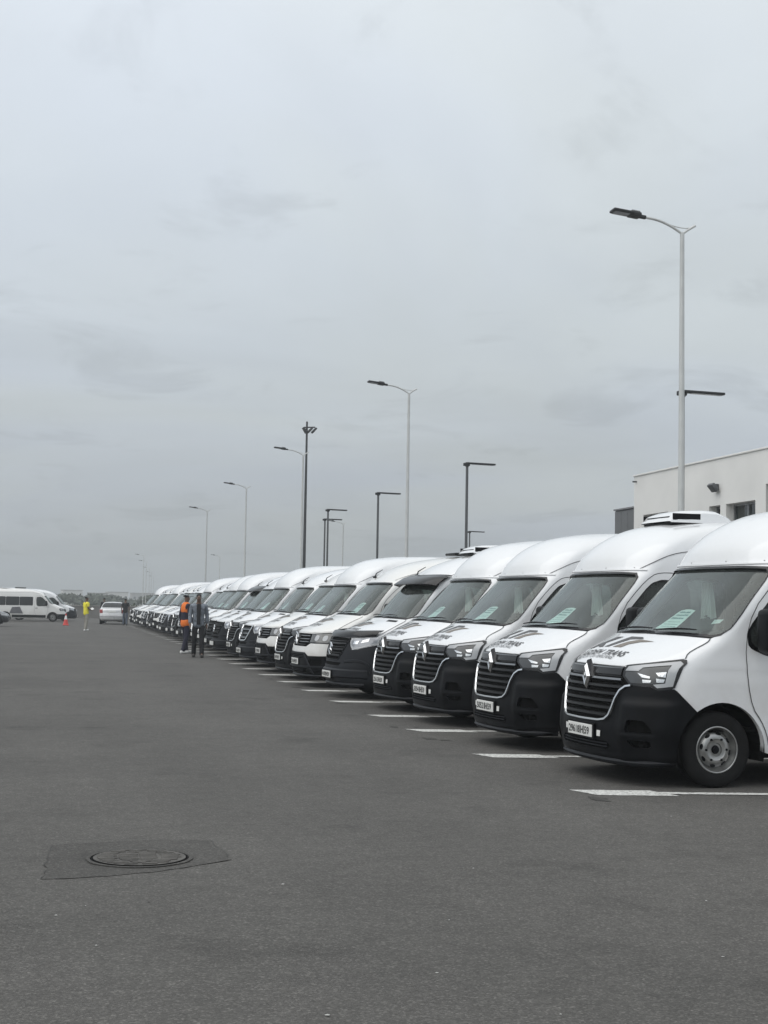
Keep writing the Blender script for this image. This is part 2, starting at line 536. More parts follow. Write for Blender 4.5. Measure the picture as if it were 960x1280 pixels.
def panel(name, sh, outline, m, parent, off=0.004, thick=0.02, holes=(), step=0.07, **kw):
    v, f, n = patch(sh, outline, holes, off, thick, step=step, **kw)
    return mesh_obj(name, v, f, m, parent, normals=n)
def sstep(t): t = max(0, min(1, t)); return t * t * (3 - 2 * t)
def neg(p): return [(-a, z) for a, z in p]
def ribbon(sh, paths, width, off=0.006):
    """thin strips lying on the shell along (a, z) paths"""
    v, f, n = [], [], []
    for p in paths:
        k = len(v)
        for i, (a, z) in enumerate(p):
            t = sh.S(*p[min(i + 1, len(p) - 1)]) - sh.S(*p[max(i - 1, 0)]); nn = sh.N(a, z)
            s = t.cross(nn); s = s.normalized() if s.length > 1e-9 else Vector((0, 0, 1))
            c = sh.P(a, z, off)
            v += [c - s * width / 2, c + s * width / 2]; n += [nn, nn]
        for i in range(len(p) - 1):
            f.append((k + 2 * i, k + 2 * i + 1, k + 2 * i + 3, k + 2 * i + 2))
    return v, f, n
def bar(mb, sh, p, hgt, dep, off, mi=0, taper=0):
    """solid bar following an (a, z) path on the shell: hgt across, dep proud"""
    v, f = [], []
    H0, D0 = hgt, dep
    for i, (a, z) in enumerate(p):
        t = sh.S(*p[min(i + 1, len(p) - 1)]) - sh.S(*p[max(i - 1, 0)]); nn = sh.N(a, z)
        s = t.cross(nn).normalized(); c = sh.P(a, z, off)
        if taper:
            k = min(1, min(i, len(p) - 1 - i) / taper); k = k * k * (3 - 2 * k); hgt, dep = H0 * (.15 + .85 * k), D0 * k - (1 - k) * .004
        v += [c - s * hgt / 2, c - s * hgt * 0.32 + nn * dep, c + s * hgt * 0.32 + nn * dep, c + s * hgt / 2]
    for i in range(len(p) - 1):
        for k in range(3):
            f.append((4 * i + k, 4 * i + k + 1, 4 * i + k + 5, 4 * i + k + 4))
    f += [(0, 1, 2, 3), (4 * len(p) - 1, 4 * len(p) - 2, 4 * len(p) - 3, 4 * len(p) - 4)]
    mb.add(v, f, mi)

# ------------------------------------------------------------------ vans
MASTER = [  # z, front x, half width, corner depth, corner power
(.18, .10, .93, .62, 2.5), (.24, .03, .98, .66, 2.5), (.32, .00, 1.01, .68, 2.5), (.48, .00, 1.03, .70, 2.5), (.62, .015, 1.035, .70, 2.5),
(.80, .04, 1.035, .68, 2.5), (.95, .075, 1.035, .66, 2.5), (1.06, .11, 1.03, .64, 2.5), (1.11, .145, 1.03, .63, 2.4), (1.16, .22, 1.025, .58, 2.4), (1.24, .38, 1.02, .50, 2.4),
(1.32, .55, 1.015, .44, 2.5), (1.37, .665, 1.01, .38, 2.7), (1.41, .725, 1.005, .35, 2.8), (1.70, 1.005, .985, .34, 2.8), (2.00, 1.29, .955, .35, 2.8), (2.03, 1.315, .95, .36, 2.7), (2.10, 1.335, .94, .42, 2.6),
(2.20, 1.375, .92, .46, 2.5), (2.30, 1.45, .89, .50, 2.4), (2.40, 1.55, .85, .56, 2.3), (2.50, 1.70, .78, .64, 2.2), (2.58, 1.90, .685, .74, 2.2), (2.64, 2.2, .55, .84, 2.1), (2.68, 2.55, .39, .92, 2.0), (2.70, 3.05, .2, .96, 2.0), (2.705, 3.4, .02, 1.0, 2.0)]
SPRINTER = [
(.20, .12, .93, .60, 2.4), (.27, .03, .98, .66, 2.4), (.36, .00, 1.0, .70, 2.4), (.50, .00, 1.01, .72, 2.4), (.62, .02, 1.015, .72, 2.4), (.80, .05, 1.015, .72, 2.4), (.95, .085, 1.01, .72, 2.3),
(1.04, .12, 1.005, .72, 2.3), (1.08, .17, 1.0, .70, 2.3), (1.14, .30, 1.0, .66, 2.3), (1.22, .50, .995, .60, 2.3), (1.30, .72, .99, .50, 2.5), (1.36, .89, .985, .40, 2.7), (1.40, .95, .98, .35, 2.8), (1.70, 1.22, .96, .35, 2.8), (2.03, 1.53, .92, .37, 2.7),
(2.10, 1.62, .91, .40, 2.6), (2.20, 1.74, .89, .46, 2.5), (2.30, 1.90, .86, .54, 2.4), (2.40, 2.12, .81, .62, 2.3), (2.50, 2.45, .72, .75, 2.2), (2.56, 2.8, .60, .85, 2.1), (2.60, 3.15, .45, .90, 2.0), (2.63, 3.5, .25, .95, 2.0), (2.64, 3.8, .02, 1.0, 2.0)]
CRAFTER = [
(.20, .12, .93, .60, 2.6), (.27, .03, .98, .64, 2.6), (.36, .00, 1.0, .66, 2.6), (.50, .00, 1.01, .68, 2.6), (.62, .00, 1.015, .68, 2.6), (.80, .03, 1.015, .68, 2.6), (.95, .07, 1.01, .68, 2.5),
(1.04, .10, 1.005, .68, 2.4), (1.09, .15, 1.0, .67, 2.4), (1.15, .27, 1.0, .64, 2.4), (1.24, .48, .995, .58, 2.4), (1.33, .72, .99, .48, 2.5), (1.39, .90, .985, .40, 2.7), (1.43, .96, .98, .35, 2.8), (1.70, 1.20, .96, .35, 2.8), (2.05, 1.54, .92, .37, 2.7),
(2.12, 1.63, .91, .40, 2.6), (2.22, 1.76, .89, .46, 2.5), (2.32, 1.93, .86, .54, 2.4), (2.42, 2.16, .81, .62, 2.3), (2.50, 2.45, .72, .75, 2.2), (2.56, 2.8, .60, .85, 2.1), (2.60, 3.15, .45, .90, 2.0), (2.63, 3.5, .25, .95, 2.0), (2.64, 3.8, .02, 1.0, 2.0)]

def fill2d(poly, step):
    V = [Vector(p) for p in poly]; n = len(V); E_ = [(i, (i + 1) % n) for i in range(n)]
    xs = [p[0] for p in poly]; ys = [p[1] for p in poly]
    nx, ny = max(1, int((max(xs) - min(xs)) / step)), max(1, int((max(ys) - min(ys)) / step))
    for i in range(nx):
        for j in range(ny):
            q = (min(xs) + (max(xs) - min(xs)) * (i + .5) / nx, min(ys) + (max(ys) - min(ys)) * (j + .5) / ny)
            if inside(poly, *q) and all(seg_d2(q, poly[k], poly[(k + 1) % n]) > (0.3 * step) ** 2 for k in range(n)): V.append(Vector(q))
    ov, _, of, _, _, _ = delaunay_2d_cdt(V, E_, [], 0, 1e-6)
    fs = [f for f in of if inside(poly, sum(ov[i][0] for i in f) / 3, sum(ov[i][1] for i in f) / 3)]
    return [tuple(p) for p in ov], fs

def bonnet_art(sh, root, x0, sx, zlo, zhi, yo=0.0):
    """the dark and tan mark with two lines of lettering on the bonnet; n runs to the viewer's right"""
    def put(n, x):
        y = -(n + yo); xx = x0 + (x - 0.17) * sx
        z = sh.zxy(xx, y, zlo, zhi); a = sh.ay(y, z)
        return sh.P(a, z, 0.0085)
    dark = [[(-.66, .365), (-.55, .365), (-.30, .575), (-.43, .575)], [(-.50, .475), (-.43, .44), (-.34, .365), (-.44, .365), (-.53, .44)],
            [(-.31, .365), (-.215, .365), (-.06, .525), (.17, .545), (.10, .58), (-.14, .58)]]
    tan = [[(-.13, .365), (.05, .365), (.09, .43), (.22, .485), (.43, .525), (.14, .525), (-.01, .475)]]
    mb = MB()
    for k, ps in enumerate((dark, tan)):
        for p in ps:
            v, f = fill2d(dens(p, .04), .05)
            mb.add([put(*q) for q in v], f, k)
    for s, xx, wid, bold, hk in (('SLIGDEH TRANS', .225, 1.06, 0.02, .115), ('TRANSPORT DU PERSONNEL', .172, .88, 0.0, .062)):
        v, f, w = text_geo(s, 0.25, bold)
        mb.add([put(-.70 + p[0] / w * wid + (.06 if bold == 0 else 0), xx + p[1] * hk) for p in v], f, 0)
    return mb.build('bonnet_lettering', [LOGOK, LOGOT], root)

def make_wheel(root, x, y, sgn, protos={}):
    zc = 0.345
    if 'w' not in protos:
        mb = MB()
        mb.lathe_y([(.212, -.10), (.235, -.109), (.262, -.112), (.300, -.110), (.328, -.100), (.341, -.082), (.345, -.05), (.345, -.046), (.338, -.046), (.338, -.034), (.345, -.034), (.345, -.006), (.338, -.006), (.338, .006), (.345, .006), (.345, .034), (.338, .034), (.338, .046), (.345, .046), (.345, .05), (.341, .082), (.328, .100), (.300, .110), (.262, .112), (.235, .109), (.212, .10)], (0, 0, 0), 40)
        tyre = mb.build('wheel', RUBBER, None, True, R(50)); tyre.data.name = 'tyre'
        mb = MB()
        # outer face towards -y
        mb.lathe_y([(.214, -.102), (.206, -.106), (.1985, -.1015), (.1985, -.0995), (.165, -.045), (.163, -.052), (.155, -.060), (.135, -.078), (.118, -.086), (.098, -.086), (.090, -.080), (.062, -.078), (.058, -.066), (.0, -.066)], (0, 0, 0), 36)
        mb.lathe_y([(.212, .10), (.19, .06), (.176, .02)], (0, 0, 0), 24, 1)
        mb.lathe_y([(.198, -.101), (.190, -.072), (.176, -.030), (.166, -.046)], (0, 0, 0), 36, 1)
        for k in range(8):                      # ventilation openings
            th = 2 * math.pi * k / 8 + .2
            M = Matrix.Rotation(th, 4, 'Y') @ Matrix.Translation((.1475, -.0715, 0)) @ Matrix.Rotation(R(45), 4, 'Z')
            mb.lathe_y([(.0, -.005), (.018, -.005), (.021, .004)], (0, 0, 0), 10, 1)
            nv = 30
            mb.v[-nv:] = [tuple(M @ Vector((p[0] * .75, p[1], p[2] * 1.35))) for p in mb.v[-nv:]]
        for k in range(6):                      # wheel bolts
            th = 2 * math.pi * k / 6
            mb.lathe_y([(.0, -.098), (.010, -.098), (.012, -.086)], (.104 * math.cos(th), 0, .104 * math.sin(th)), 6, 1)
        mb.lathe_y([(.0, -.090), (.030, -.088), (.040, -.070)], (0, 0, 0), 16, 1)
        rim = mb.build('rim', [STEEL, BLACKP], None, True, R(35))
        protos['w'] = tyre.data; protos['r'] = rim.data
        bpy.data.objects.remove(tyre); bpy.data.objects.remove(rim)
    t = link(bpy.data.objects.new('wheel', protos['w']), root)
    t.location = (x, y, zc)
    t.rotation_euler = (0, random.uniform(0, 6), 0 if sgn < 0 else math.pi)
    link(bpy.data.objects.new('rim', protos['r']), t)
    return t

def seat(root, x, y):
    mb = MB()
    mb.box((x - .05, y, .93), (.5, .48, .16), 0, None, .05)
    M = Matrix.Translation((x + .24, y, 1.34)) @ Matrix.Rotation(R(12), 4, 'Y')
    mb.box((0, 0, 0), (.15, .48, .72), 0, M, .06)
    mb.box((0, 0, .46), (.11, .28, .20), 0, M, .045)
    return mb.build('seat', SEATM, root, True, R(40))

def van_base(name, tab, L, paint, d):
    """shell, glass, doors, cabin, wheels common to the three makes; d holds the outlines"""
    sh = Shell(tab, L)
    root = empty(name)
    xf, xr, ar = d['xf'], d['xr'], d['ar']
    zb = sh.z0 + .02
    def arch(xc):
        t0 = math.asin((zb - .345) / ar) if zb < .345 else 0
        return [(xc - ar * math.cos(t), .345 + ar * math.sin(t)) for t in [t0 + (math.pi - 2 * t0) * i / 26 for i in range(27)]]
    a1 = arch(xf)
    def rear_of(A):      # the fender lip ends at the sill behind the wheel
        return [q for q in A if not (q[0] > A[0][0] + ar and q[1] < .272)]
    half = [(0, zb)] + dens([(0.0, zb), (sh.ax(a1[0][0], zb), zb)], .08, False)[1:-1] + [(sh.ax(x, z), z) for x, z in rear_of(a1)]
    a2 = [q for q in arch(xr) if q[1] > .272]
    half += side(sh, [(a1[-1][0] + .0, .27), (a2[0][0], .27)], .2, False)[1:-1]
    half += [(sh.ax(x, z), z) for x, z in a2]
    zs = [zb + .02 + .05 * i for i in range(60) if zb + .02 + .05 * i < sh.z1 - .16] + [sh.z1 - t for t in (.14, .115, .09, .07, .052, .037, .025, .015, .007, .003)]
    zs2 = [z for z in zs[::2] if z > .28]
    half += [(sh.ax(L, z), z) for z in [.272] + zs2 + [sh.z1]]
    ring_z = [.272] + zs2 + [sh.z1]
    half += [(sh.ax(L, sh.z1) * (1 - i / 20), sh.z1) for i in range(1, 20)]
    half.append((0, sh.z1))
    outline = half + [(-a, z) for a, z in reversed(half[1:-1])]
    amax = max(p[0] for p in half)
    av = [.055 * i for i in range(1, 15)] + [.79 + .03 * i for i in range(18)] + [1.36 + .09 * i for i in range(10)]
    while av[-1] < amax: av.append(av[-1] + .22)
    avals = [-a for a in reversed(av)] + [0] + av
    ws = sym(dens(d['ws'], .03, False)[0:])
    ws = [p for i, p in enumerate(ws) if i == 0 or (abs(p[0] - ws[i - 1][0]) + abs(p[1] - ws[i - 1][1])) > 1e-6]
    if abs(ws[0][0] - ws[-1][0]) + abs(ws[0][1] - ws[-1][1]) < 1e-6: ws.pop()
    win = side(sh, chaikin(d['win'], 2, True, .16), .06)
    wins = [win, neg(win)]
    v, f, n = patch(sh, outline, [ws] + wins, 0, .05, avals, zs, .07)
    # tail panel closing the shell
    k = len(v)
    for z in ring_z:
        for j in range(9):
            y = (j / 4 - 1); w = sh.par(z)[1]
            v.append(Vector((L + .03 * (1 - y * y), y * w, z))); n.append(Vector((1, 0, 0)))
    for i in range(len(ring_z) - 1):
        for j in range(8):
            f.append((k + 9 * i + j, k + 9 * i + j + 1, k + 9 * i + j + 10, k + 9 * i + j + 9))
    mesh_obj('body', v, f, paint, root, normals=n)
    # glass
    g = panel('windscreen', sh, ws, GLASS, root, -.022, 0, step=.045)
    panel('windscreen_edge', sh, inset(ws, -.006), GLOSSB, g, .005, .04, [inset(ws, .016)], step=.03)
    # bonnet
    hood = sym(dens(d['hood'], .05, False)); hood = [p for i, p in enumerate(hood) if i == 0 or p != hood[i - 1]]
    if hood[0] == hood[-1]: hood.pop()
    panel('bonnet', sh, hood, paint, root, .005, .02)
    panel('cowl', sh, sym(dens(d['cowl'], .06, False)[:]), BLACKP, root, .0035, .01)
    seams = []
    hs = [p for p in d['hood'] if p[1] > d['hood'][0][1] + .06]
    hp = dens(chaikin(d['seam'], 2, False), .03, False)
    seams += [hp, neg(hp)]
    # doors
    door = side(sh, chaikin(d['door'], 2), .06)
    for s in (1, -1):
        do = panel('front_door', sh, door if s > 0 else neg(door), paint, root, .004, .01, [wins[0] if s > 0 else wins[1]], hole_thick=.03)
        panel('door_window', sh, wins[0] if s > 0 else wins[1], SIDEG, do, -.01, 0)
        w_ = wins[0] if s > 0 else wins[1]
        panel('window_seal', sh, w_, GLOSSB, do, .006, .01, [inset(w_, .022)], step=.2)
        h = MB()
        hx, hz = d['handle']
        c = sh.P(s * sh.ax(hx, hz), hz, .03)
        h.box(c, (.2, .035, .035), 0, None, .012)
        h.build('door_handle', BLACKP, do, True, R(40))
    seams += [door + [door[0]], neg(door) + [neg(door)[0]]]
    gut = side(sh, chaikin(d['gutter'], 3, False), .08, False)
    seams += [gut, neg(gut)]
    v, f, n = ribbon(sh, seams, .008, .0065)
    mesh_obj('panel_gap', v, f, SEAM, root, normals=n)
    # wheel housings, underbody, cabin
    for xc in (xf, xr):
        for s in (1, -1):
            mb = MB(); vv = []
            N_ = 20
            for i in range(N_ + 1):
                t = -.25 + (math.pi + .5) * i / N_
                for y in (1.0, .62): vv.append((xc + (ar + .004) * math.cos(t), s * y * sh.par(.6)[1], .345 + (ar + .004) * math.sin(t)))
            ff = [(2 * i, 2 * i + 1, 2 * i + 3, 2 * i + 2) for i in range(N_)]
            k = len(vv); vv.append((xc, s * .62 * sh.par(.6)[1], .345)); ff += [(2 * i + 1, k, 2 * i + 3) for i in range(N_)]
            mb.add(vv, ff); mb.build('wheel_housing', VOID, root)
            make_wheel(root, xc - .02, s * (.985 - .112), s)
    mb = MB()
    mb.box((L / 2 + .1, 0, .36), (L - .7, 1.15, .22)); mb.box((L / 2 + .25, 0, .52), (L - .9, 1.9, .03))
    mb.box(((xf + xr) / 2, 0, .33), (xr - xf - 2 * ar - .06, 1.86, .14))
    mb.build('underbody', VOID, root)
    xs, zs_ = d['dash']
    mb = MB()
    mb.box((xs + .32, 0, zs_ - .32), (.62, 1.78, .55), 0, None, .08, 3); mb.box((xs - .05, 0, zs_ - .16), (.5, 1.55, .04), 0, None, .01)
    mb.box((xs + .33, -.45, zs_ - .06), (.30, .42, .12), 0, None, .05, 3)
    mb.build('dashboard', CABIN, root, True, R(40))
    mb = MB(); mb.box((xs + 1.75, 0, 1.45), (.03, 1.74, 1.7)); mb.build('cabin_darkener', CABIN, root)  # added dark panel behind the seats, closes the view and keeps the cabin dark
    for y in (-.52, .12, .58): seat(root, xs + .95, y)
    mb = MB(); C0 = Vector((xs + .56, -.48, zs_ - .05))
    pts = [C0 + Matrix.Rotation(R(-28), 3, 'Y') @ Vector((0, .2 * math.cos(t), .2 * math.sin(t))) for t in [2 * math.pi * i / 20 for i in range(21)]]
    mb.tube(pts, .014, 6); mb.build('steering_wheel', CABIN, root, True)
    # mirrors
    mx, mz = d['mirror']
    for s in (1, -1):
        w = sh.par(mz)[1]
        mb = MB(); mb.box((mx, s * (w + .19), mz), (.15, .23, .40), 0, None, .055, 3)
        mb.tube([(mx + .05, s * (w - .02), mz - .1), (mx + .03, s * (w + .12), mz - .1)], .035, 8)
        mb.build('door_mirror', BLACKP, root, True, R(50))
    # wipers
    for p in d['wipers']:
        q = dens(chaikin(p, 2, False), .05, False); mb = MB()
        mb.tube([sh.P(a, z, .03) for a, z in q], [.02 - .012 * abs(2 * i / (len(q) - 1) - 1) for i in range(len(q))], 6, 0, True, .6)
        mb.build('wiper', BLACKP, root, True)
    return sh, root

def clear_tape(sh, a, z, w, h, m, root, name, off=.03):
    p = [(a - w / 2, z - h / 2), (a + w / 2, z - h / 2), (a + w / 2, z + h / 2), (a - w / 2, z + h / 2)]
    return panel(name, sh, p, m, root, off, .004)

def plate(sh, root, z, off):
    c = sh.P(0, z, off)
    mb = MB(); mb.box((c.x, 0, z), (.012, .52, .115), 0, None, .004)
    p = mb.build('licence_plate', PLATE, root)
    mb = MB(); mb.box((c.x + .016, 0, z), (.016, .56, .15)); mb.build('plate_holder', BLACKP, root)
    return p
def plate_text(root, pl, sh, z, off, s):
    c = sh.P(0, z, off).x - .0085
    mb = MB()
    x = .235
    for k, (t, w) in enumerate(((s[0], .235), ('H', .055), (s[1], .10))):
        v, f, tw = text_geo(t, 0, .02)
        mb.add([(c, x - p[0] / tw * w, z - .034 + p[1] * .095) for p in v], [tuple(reversed(q)) for q in f])
        x -= w + .012
        if k < 2:
            mb.box((c, x - .002, z), (.002, .006, .08)); x -= .016
    return mb.build('plate_lettering', PLATEK, pl)

def curtain(root, x, y, z, w, h):
    mb = MB(); v, f = [], []
    for i in range(25):
        t = i / 24
        for j in range(5):
            q = j / 4
            ww = w * (.75 + .35 * q)
            v.append((x + .025 * math.sin(t * 26 + q), y + (t - .5) * ww, z - q * h - .02 * math.sin(t * 9) * q))
    for i in range(24):
        for j in range(4): f.append((i * 5 + j, i * 5 + j + 1, i * 5 + j + 6, i * 5 + j + 5))
    mb.add(v, f); return mb.build('curtain', CLOTHW, root, True)

def ac_unit(root, x, z, kx=.60, ky=.70, kz=.78):
    """low white air-conditioning pod with a black intake, on the roof"""
    mb = MB(); n = 9; v, f = [], []
    prof = [(0, .02), (.10, .13), (.32, .19), (.8, .21), (1.05, .20), (1.3, .12), (1.42, .02)]
    for px, pz in prof:
        for j in range(n):
            t = j / (n - 1) * math.pi
            yy = -math.cos(t); e = math.copysign(abs(yy) ** .35, yy) if yy else 0
            v.append((x + px, e * .55, z + max(0, pz * (math.sin(t) ** .35))))
    for i in range(len(prof) - 1):
        for j in range(n - 1): f.append((i * n + j, i * n + j + 1, (i + 1) * n + j + 1, (i + 1) * n + j))
    mb.add(v, f, 0)
    mb.box((x + .7, 0, z - .01), (1.3, 1.02, .03), 1)
    for s in (1, -1):
        mb.box((x + .36, s * .535, z + .085), (.62, .02, .11), 1, None, .008)
    mb.box((x + .08, 0, z + .075), (.05, .8, .05), 1, None, .01)
    mb.v = [(x + (a - x) * kx, b * ky, z + (c - z) * kz) for a, b, c in mb.v]
    return mb.build('air_conditioner', [WHITE, BLACKP], root, True, R(40))

def star_badge(root, c, r, kind):
    mb = MB()
    M = Matrix.Translation(c)
    ring = [M @ Vector((0, r * math.cos(t), r * math.sin(t))) for t in [2 * math.pi * i / 20 for i in range(21)]]
    mb.tube(ring, r * .12, 6, 0, False)
    if kind == 'star':
        for k in range(3):
            t = math.pi / 2 + 2 * math.pi * k / 3
            mb.tube([M @ Vector((0, 0, 0)), M @ Vector((0, r * math.cos(t), r * math.sin(t)))], [r * .2, r * .03], 4)
    else:
        for p in (((-.5, .75), (0, .1)), ((.5, .75), (0, .1)), ((-.85, .35), (-.35, -.85)), ((-.35, -.85), (0, -.1)), ((0, -.1), (.35, -.85)), ((.35, -.85), (.85, .35))):
            mb.tube([M @ Vector((0, q[0] * r, q[1] * r)) for q in p], r * .1, 4)
    return mb.build('badge', CHROME, root, True, R(40))

def antenna(root, sh, a, z, L=.17):
    mb = MB(); p = sh.P(a, z, 0); n = sh.N(a, z)
    mb.box(p + n * .012, (.09, .05, .035), 0, None, .012)
    mb.tube([p + n * .02, p + n * .06 + Vector((.05, 0, .04)), p + Vector((.15, 0, L))], [.014, .011, .006], 6)
    return mb.build('antenna', BLACKP, root, True, R(40))

# ---- high-roof van with the tall U-shaped grille
def make_master():
    d = dict(xf=.895, xr=4.57, ar=.43,
        ws=[(0, 1.388), (.6, 1.378), (1.0, 1.366), (1.10, 1.385), (1.165, 1.44), (1.155, 1.6), (1.10, 1.9), (1.07, 1.97), (.97, 2.018), (.6, 2.028), (0, 2.032)],
        win=[(1.165, 1.275), (1.38, 1.185), (2.06, 1.165), (2.10, 1.92), (1.74, 1.955), (1.58, 1.90), (1.165, 1.44)],
        door=[(1.16, .78), (1.33, .56), (1.40, .30), (2.22, .29), (2.24, 1.98), (1.78, 2.045), (1.56, 1.98), (1.13, 1.50)],
        hood=[(0, 1.078), (.44, 1.078), (.48, 1.092), (1.01, 1.165), (.965, 1.23), (1.02, 1.31), (.99, 1.347), (.6, 1.36), (0, 1.368)],
        seam=[(1.02, 1.165), (.962, 1.225), (1.03, 1.32), (.99, 1.352)],
        cowl=[(0, 1.366), (.99, 1.348), (1.03, 1.366), (.6, 1.380), (0, 1.392)],
        handle=(2.08, 1.06), gutter=[(1.50, 2.065), (1.62, 2.13), (1.85, 2.235), (2.1, 2.285), (2.5, 2.30), (5.5, 2.30)],
        dash=(.92, 1.42), mirror=(1.28, 1.43),
        wipers=[[(-.04, 1.405), (.24, 1.412), (.62, 1.385)], [(-.72, 1.405), (-.45, 1.412), (-.1, 1.392)]])
    sh, root = van_base('passenger_van', MASTER, 5.6, WHITE, d)
    xf, ar = d['xf'], d['ar']
    # bumper
    t0 = math.asin((.2 - .345) / ar)
    ac = [(xf - (ar + .004) * math.cos(t), .345 + (ar + .004) * math.sin(t)) for t in [t0 + (R(53) - t0) * i / 10 for i in range(11)]]
    U = [(.60, .905), (.545, .895), (.49, .855), (.45, .78), (.425, .70), (.395, .625), (.35, .585), (.27, .570), (0, .566)]
    half = dens([(0, .2), (sh.ax(ac[0][0], .2), .2)], .08, False)[:-1] + [(sh.ax(x, z), z) for x, z in ac] + dens([(1.06, .875), (1.03, .892), (.875, .875), (.80, .902), (.60, .905)], .05, False)[:-1] + dens(U, .05, False)
    intake = dens(sym([(.40, .315), (.44, .345), (.38, .385)])[0:3] + [(-.38, .385), (-.44, .345), (-.40, .315)], .06)
    fog1 = dens(chaikin([(.605, .49), (.62, .60), (.78, .60), (.87, .515), (.865, .488)], 1, True, .12), .05)
    fog2 = dens(chaikin([(.62, .42), (.86, .425), (.87, .36), (.70, .355)], 1, True, .15), .05)
    rl = lambda a, z: .032 * sstep((.80 - z) / .075) * sstep((abs(a) - .47) / .12) * sstep((1.16 - abs(a)) / .2) * sstep((z - .30) / .22) + .014 * sstep((.30 - z) / .04) * sstep((.85 - abs(a)) / .2) + .008 * sstep((.485 - z) / .03) * sstep((abs(a) - .5) / .1) * sstep((1.0 - abs(a)) / .15)
    bp = panel('front_bumper', sh, sym(half), BLACKP, root, .018, .05, [intake, fog1, neg(fog1), fog2, neg(fog2)], step=.032, relief=rl)
    mb = MB()
    for q in (intake, fog1, neg(fog1), fog2, neg(fog2)):
        v, f, n = patch(sh, inset(q, -.02), (), .003, 0); mb.add(v, f)
    mb.build('bumper_recess', VOID, bp)
    mb = MB()
    bar(mb, sh, dens([(-1.12, .235), (1.12, .235)], .06, False), .05, .03, .022, 0, 5)
    for z in (.335, .362): bar(mb, sh, dens([(-.39, z), (.39, z)], .06, False), .014, .01, .008)
    for s in (1, -1):
        bar(mb, sh, [(s * a, z) for a, z in dens([(.55, .462), (.95, .466)], .05, False)], .02, .008, .034, 0, 3)
    mb.build('bumper_trim', GREYP, bp, True, R(30))
    for s in (1, -1):
        c = sh.P(s * .79, .385, .012); nn = sh.N(s * .79, .385)
        mb = MB(); mb.lathe_y([(0, -.012), (.036, -.008), (.045, .01)], (0, 0, 0), 14)
        q = nn.to_track_quat('-Y', 'Z').to_matrix().to_4x4(); q.translation = c
        mb.v = [tuple(q @ Vector(p)) for p in mb.v]; mb.build('fog_lamp', VOID, bp, True)
    # grille
    gh = list(reversed(U)) + [(.48, .985), (.462, 1.072), (0, 1.075)]
    gr = panel('grille', sh, sym(dens(gh, .05, False)), VOID, root, .004, .01)
    lim = pchip([.56, .60, .66, .74, .80, .86, .90, .96, 1.03], [.22, .34, .395, .425, .45, .485, .53, .49, .455])
    for z in (.625, .690, .755, .820, .885):
        mb = MB(); A = lim(z) - .012
        bar(mb, sh, dens([(-A, z), (A, z)], .05, False), .036, .022, .006); mb.build('grille_bar', BARM, gr, True, R(30))
    mb = MB(); A = .475
    bar(mb, sh, dens([(-A, .952), (A, .952)], .05, False), .030, .026, .006); mb.build('grille_bar', SATIN, gr, True, R(30))
    mb = MB(); A = .455
    bar(mb, sh, dens([(-A, 1.022), (A, 1.022)], .05, False), .095, .016, .006); mb.build('grille_bar', GLOSSB, gr, True, R(30))
    mb = MB(); pth = [(-a, z) for a, z in U] + list(reversed(U))[1:]
    bar(mb, sh, dens(pth, .03, False), .026, .018, .022); mb.build('chrome_trim', CHROME, gr, True, R(30))
    # diamond badge
    c = sh.P(0, .965, .045); mb = MB()
    def dia(w, h, x): return [(c.x + x, 0, .965 + h), (c.x + x, w, .965), (c.x + x, 0, .965 - h), (c.x + x, -w, .965)]
    def pris(w, h, x0, x1, w2=None, h2=None):
        return dia(w, h, x0) + dia(w2 or w, h2 or h, x1)
    pf = [(0, 1, 5, 4), (1, 2, 6, 5), (2, 3, 7, 6), (3, 0, 4, 7), (3, 2, 1, 0), (4, 5, 6, 7)]
    mb.add(pris(.090, .150, .0, .045, .105, .165), pf, 1)
    o, i_, o2 = dia(.068, .124, -.002), dia(.026, .052, -.022), dia(.046, .09, -.028)
    mb.add(o + o2 + i_ + dia(.022, .045, .0), [(k + 4 * r, (k + 1) % 4 + 4 * r, (k + 1) % 4 + 4 * r + 4, k + 4 * r + 4) for r in range(3) for k in range(4)], 0)
    fix_normals(mb.build('badge', [CHROME, GLOSSB], root))
    # headlights
    outer = [(.455, 1.03), (.475, 1.085), (1.00, 1.155), (1.05, 1.152), (1.075, 1.125), (1.035, .905), (1.0, .887), (.875, .875), (.80, .905), (.57, .908), (.475, .985)]
    silver = [(.492, 1.035), (.512, 1.072), (1.00, 1.135), (1.045, 1.115), (1.012, .915), (.865, .895), (.82, .925), (.935, .940), (.945, 1.098), (.675, 1.068), (.64, 1.038)]
    inner = [(.50, 1.03), (.635, 1.034), (.672, 1.064), (.94, 1.092), (.93, .945), (.80, .93), (.58, .93), (.50, .99)]
    refl = [[(.635, 1.022), (.775, .995), (.775, .978), (.69, .985)], [(.825, 1.03), (.93, 1.042), (.93, .992), (.86, 1.0)], [(.70, .965), (.795, .962), (.787, .940), (.71, .937)], [(.838, .98), (.926, .975), (.918, .948), (.85, .944)]]
    for s in (1, -1):
        k = (lambda p: p) if s > 0 else neg
        h = panel('headlight', sh, k(dens(outer, .04)), GLOSSB, root, .012, .03)
        panel('running_light', sh, k(dens(silver, .04)), LAMPG, h, .019, .008)
        panel('lamp_window', sh, k(dens(inner, .04)), LAMPD, h, .0145, .003)
        mb = MB()
        for q in refl:
            v, f, n = patch(sh, k(dens(q, .03)), (), .019, .004, step=.03); mb.add(v, f)
        mb.build('reflector', CHROME, h)
    plate(sh, root, .46, .034)
    for s, z in ((.345, .47), (-.345, .45)):
        clear_tape(sh, sh.ay(s, z), z, .045, .055, PLATE, root, 'tape_patch')
    # lip over the windscreen with its screws, side indicator, rubbing strip
    mb = MB()
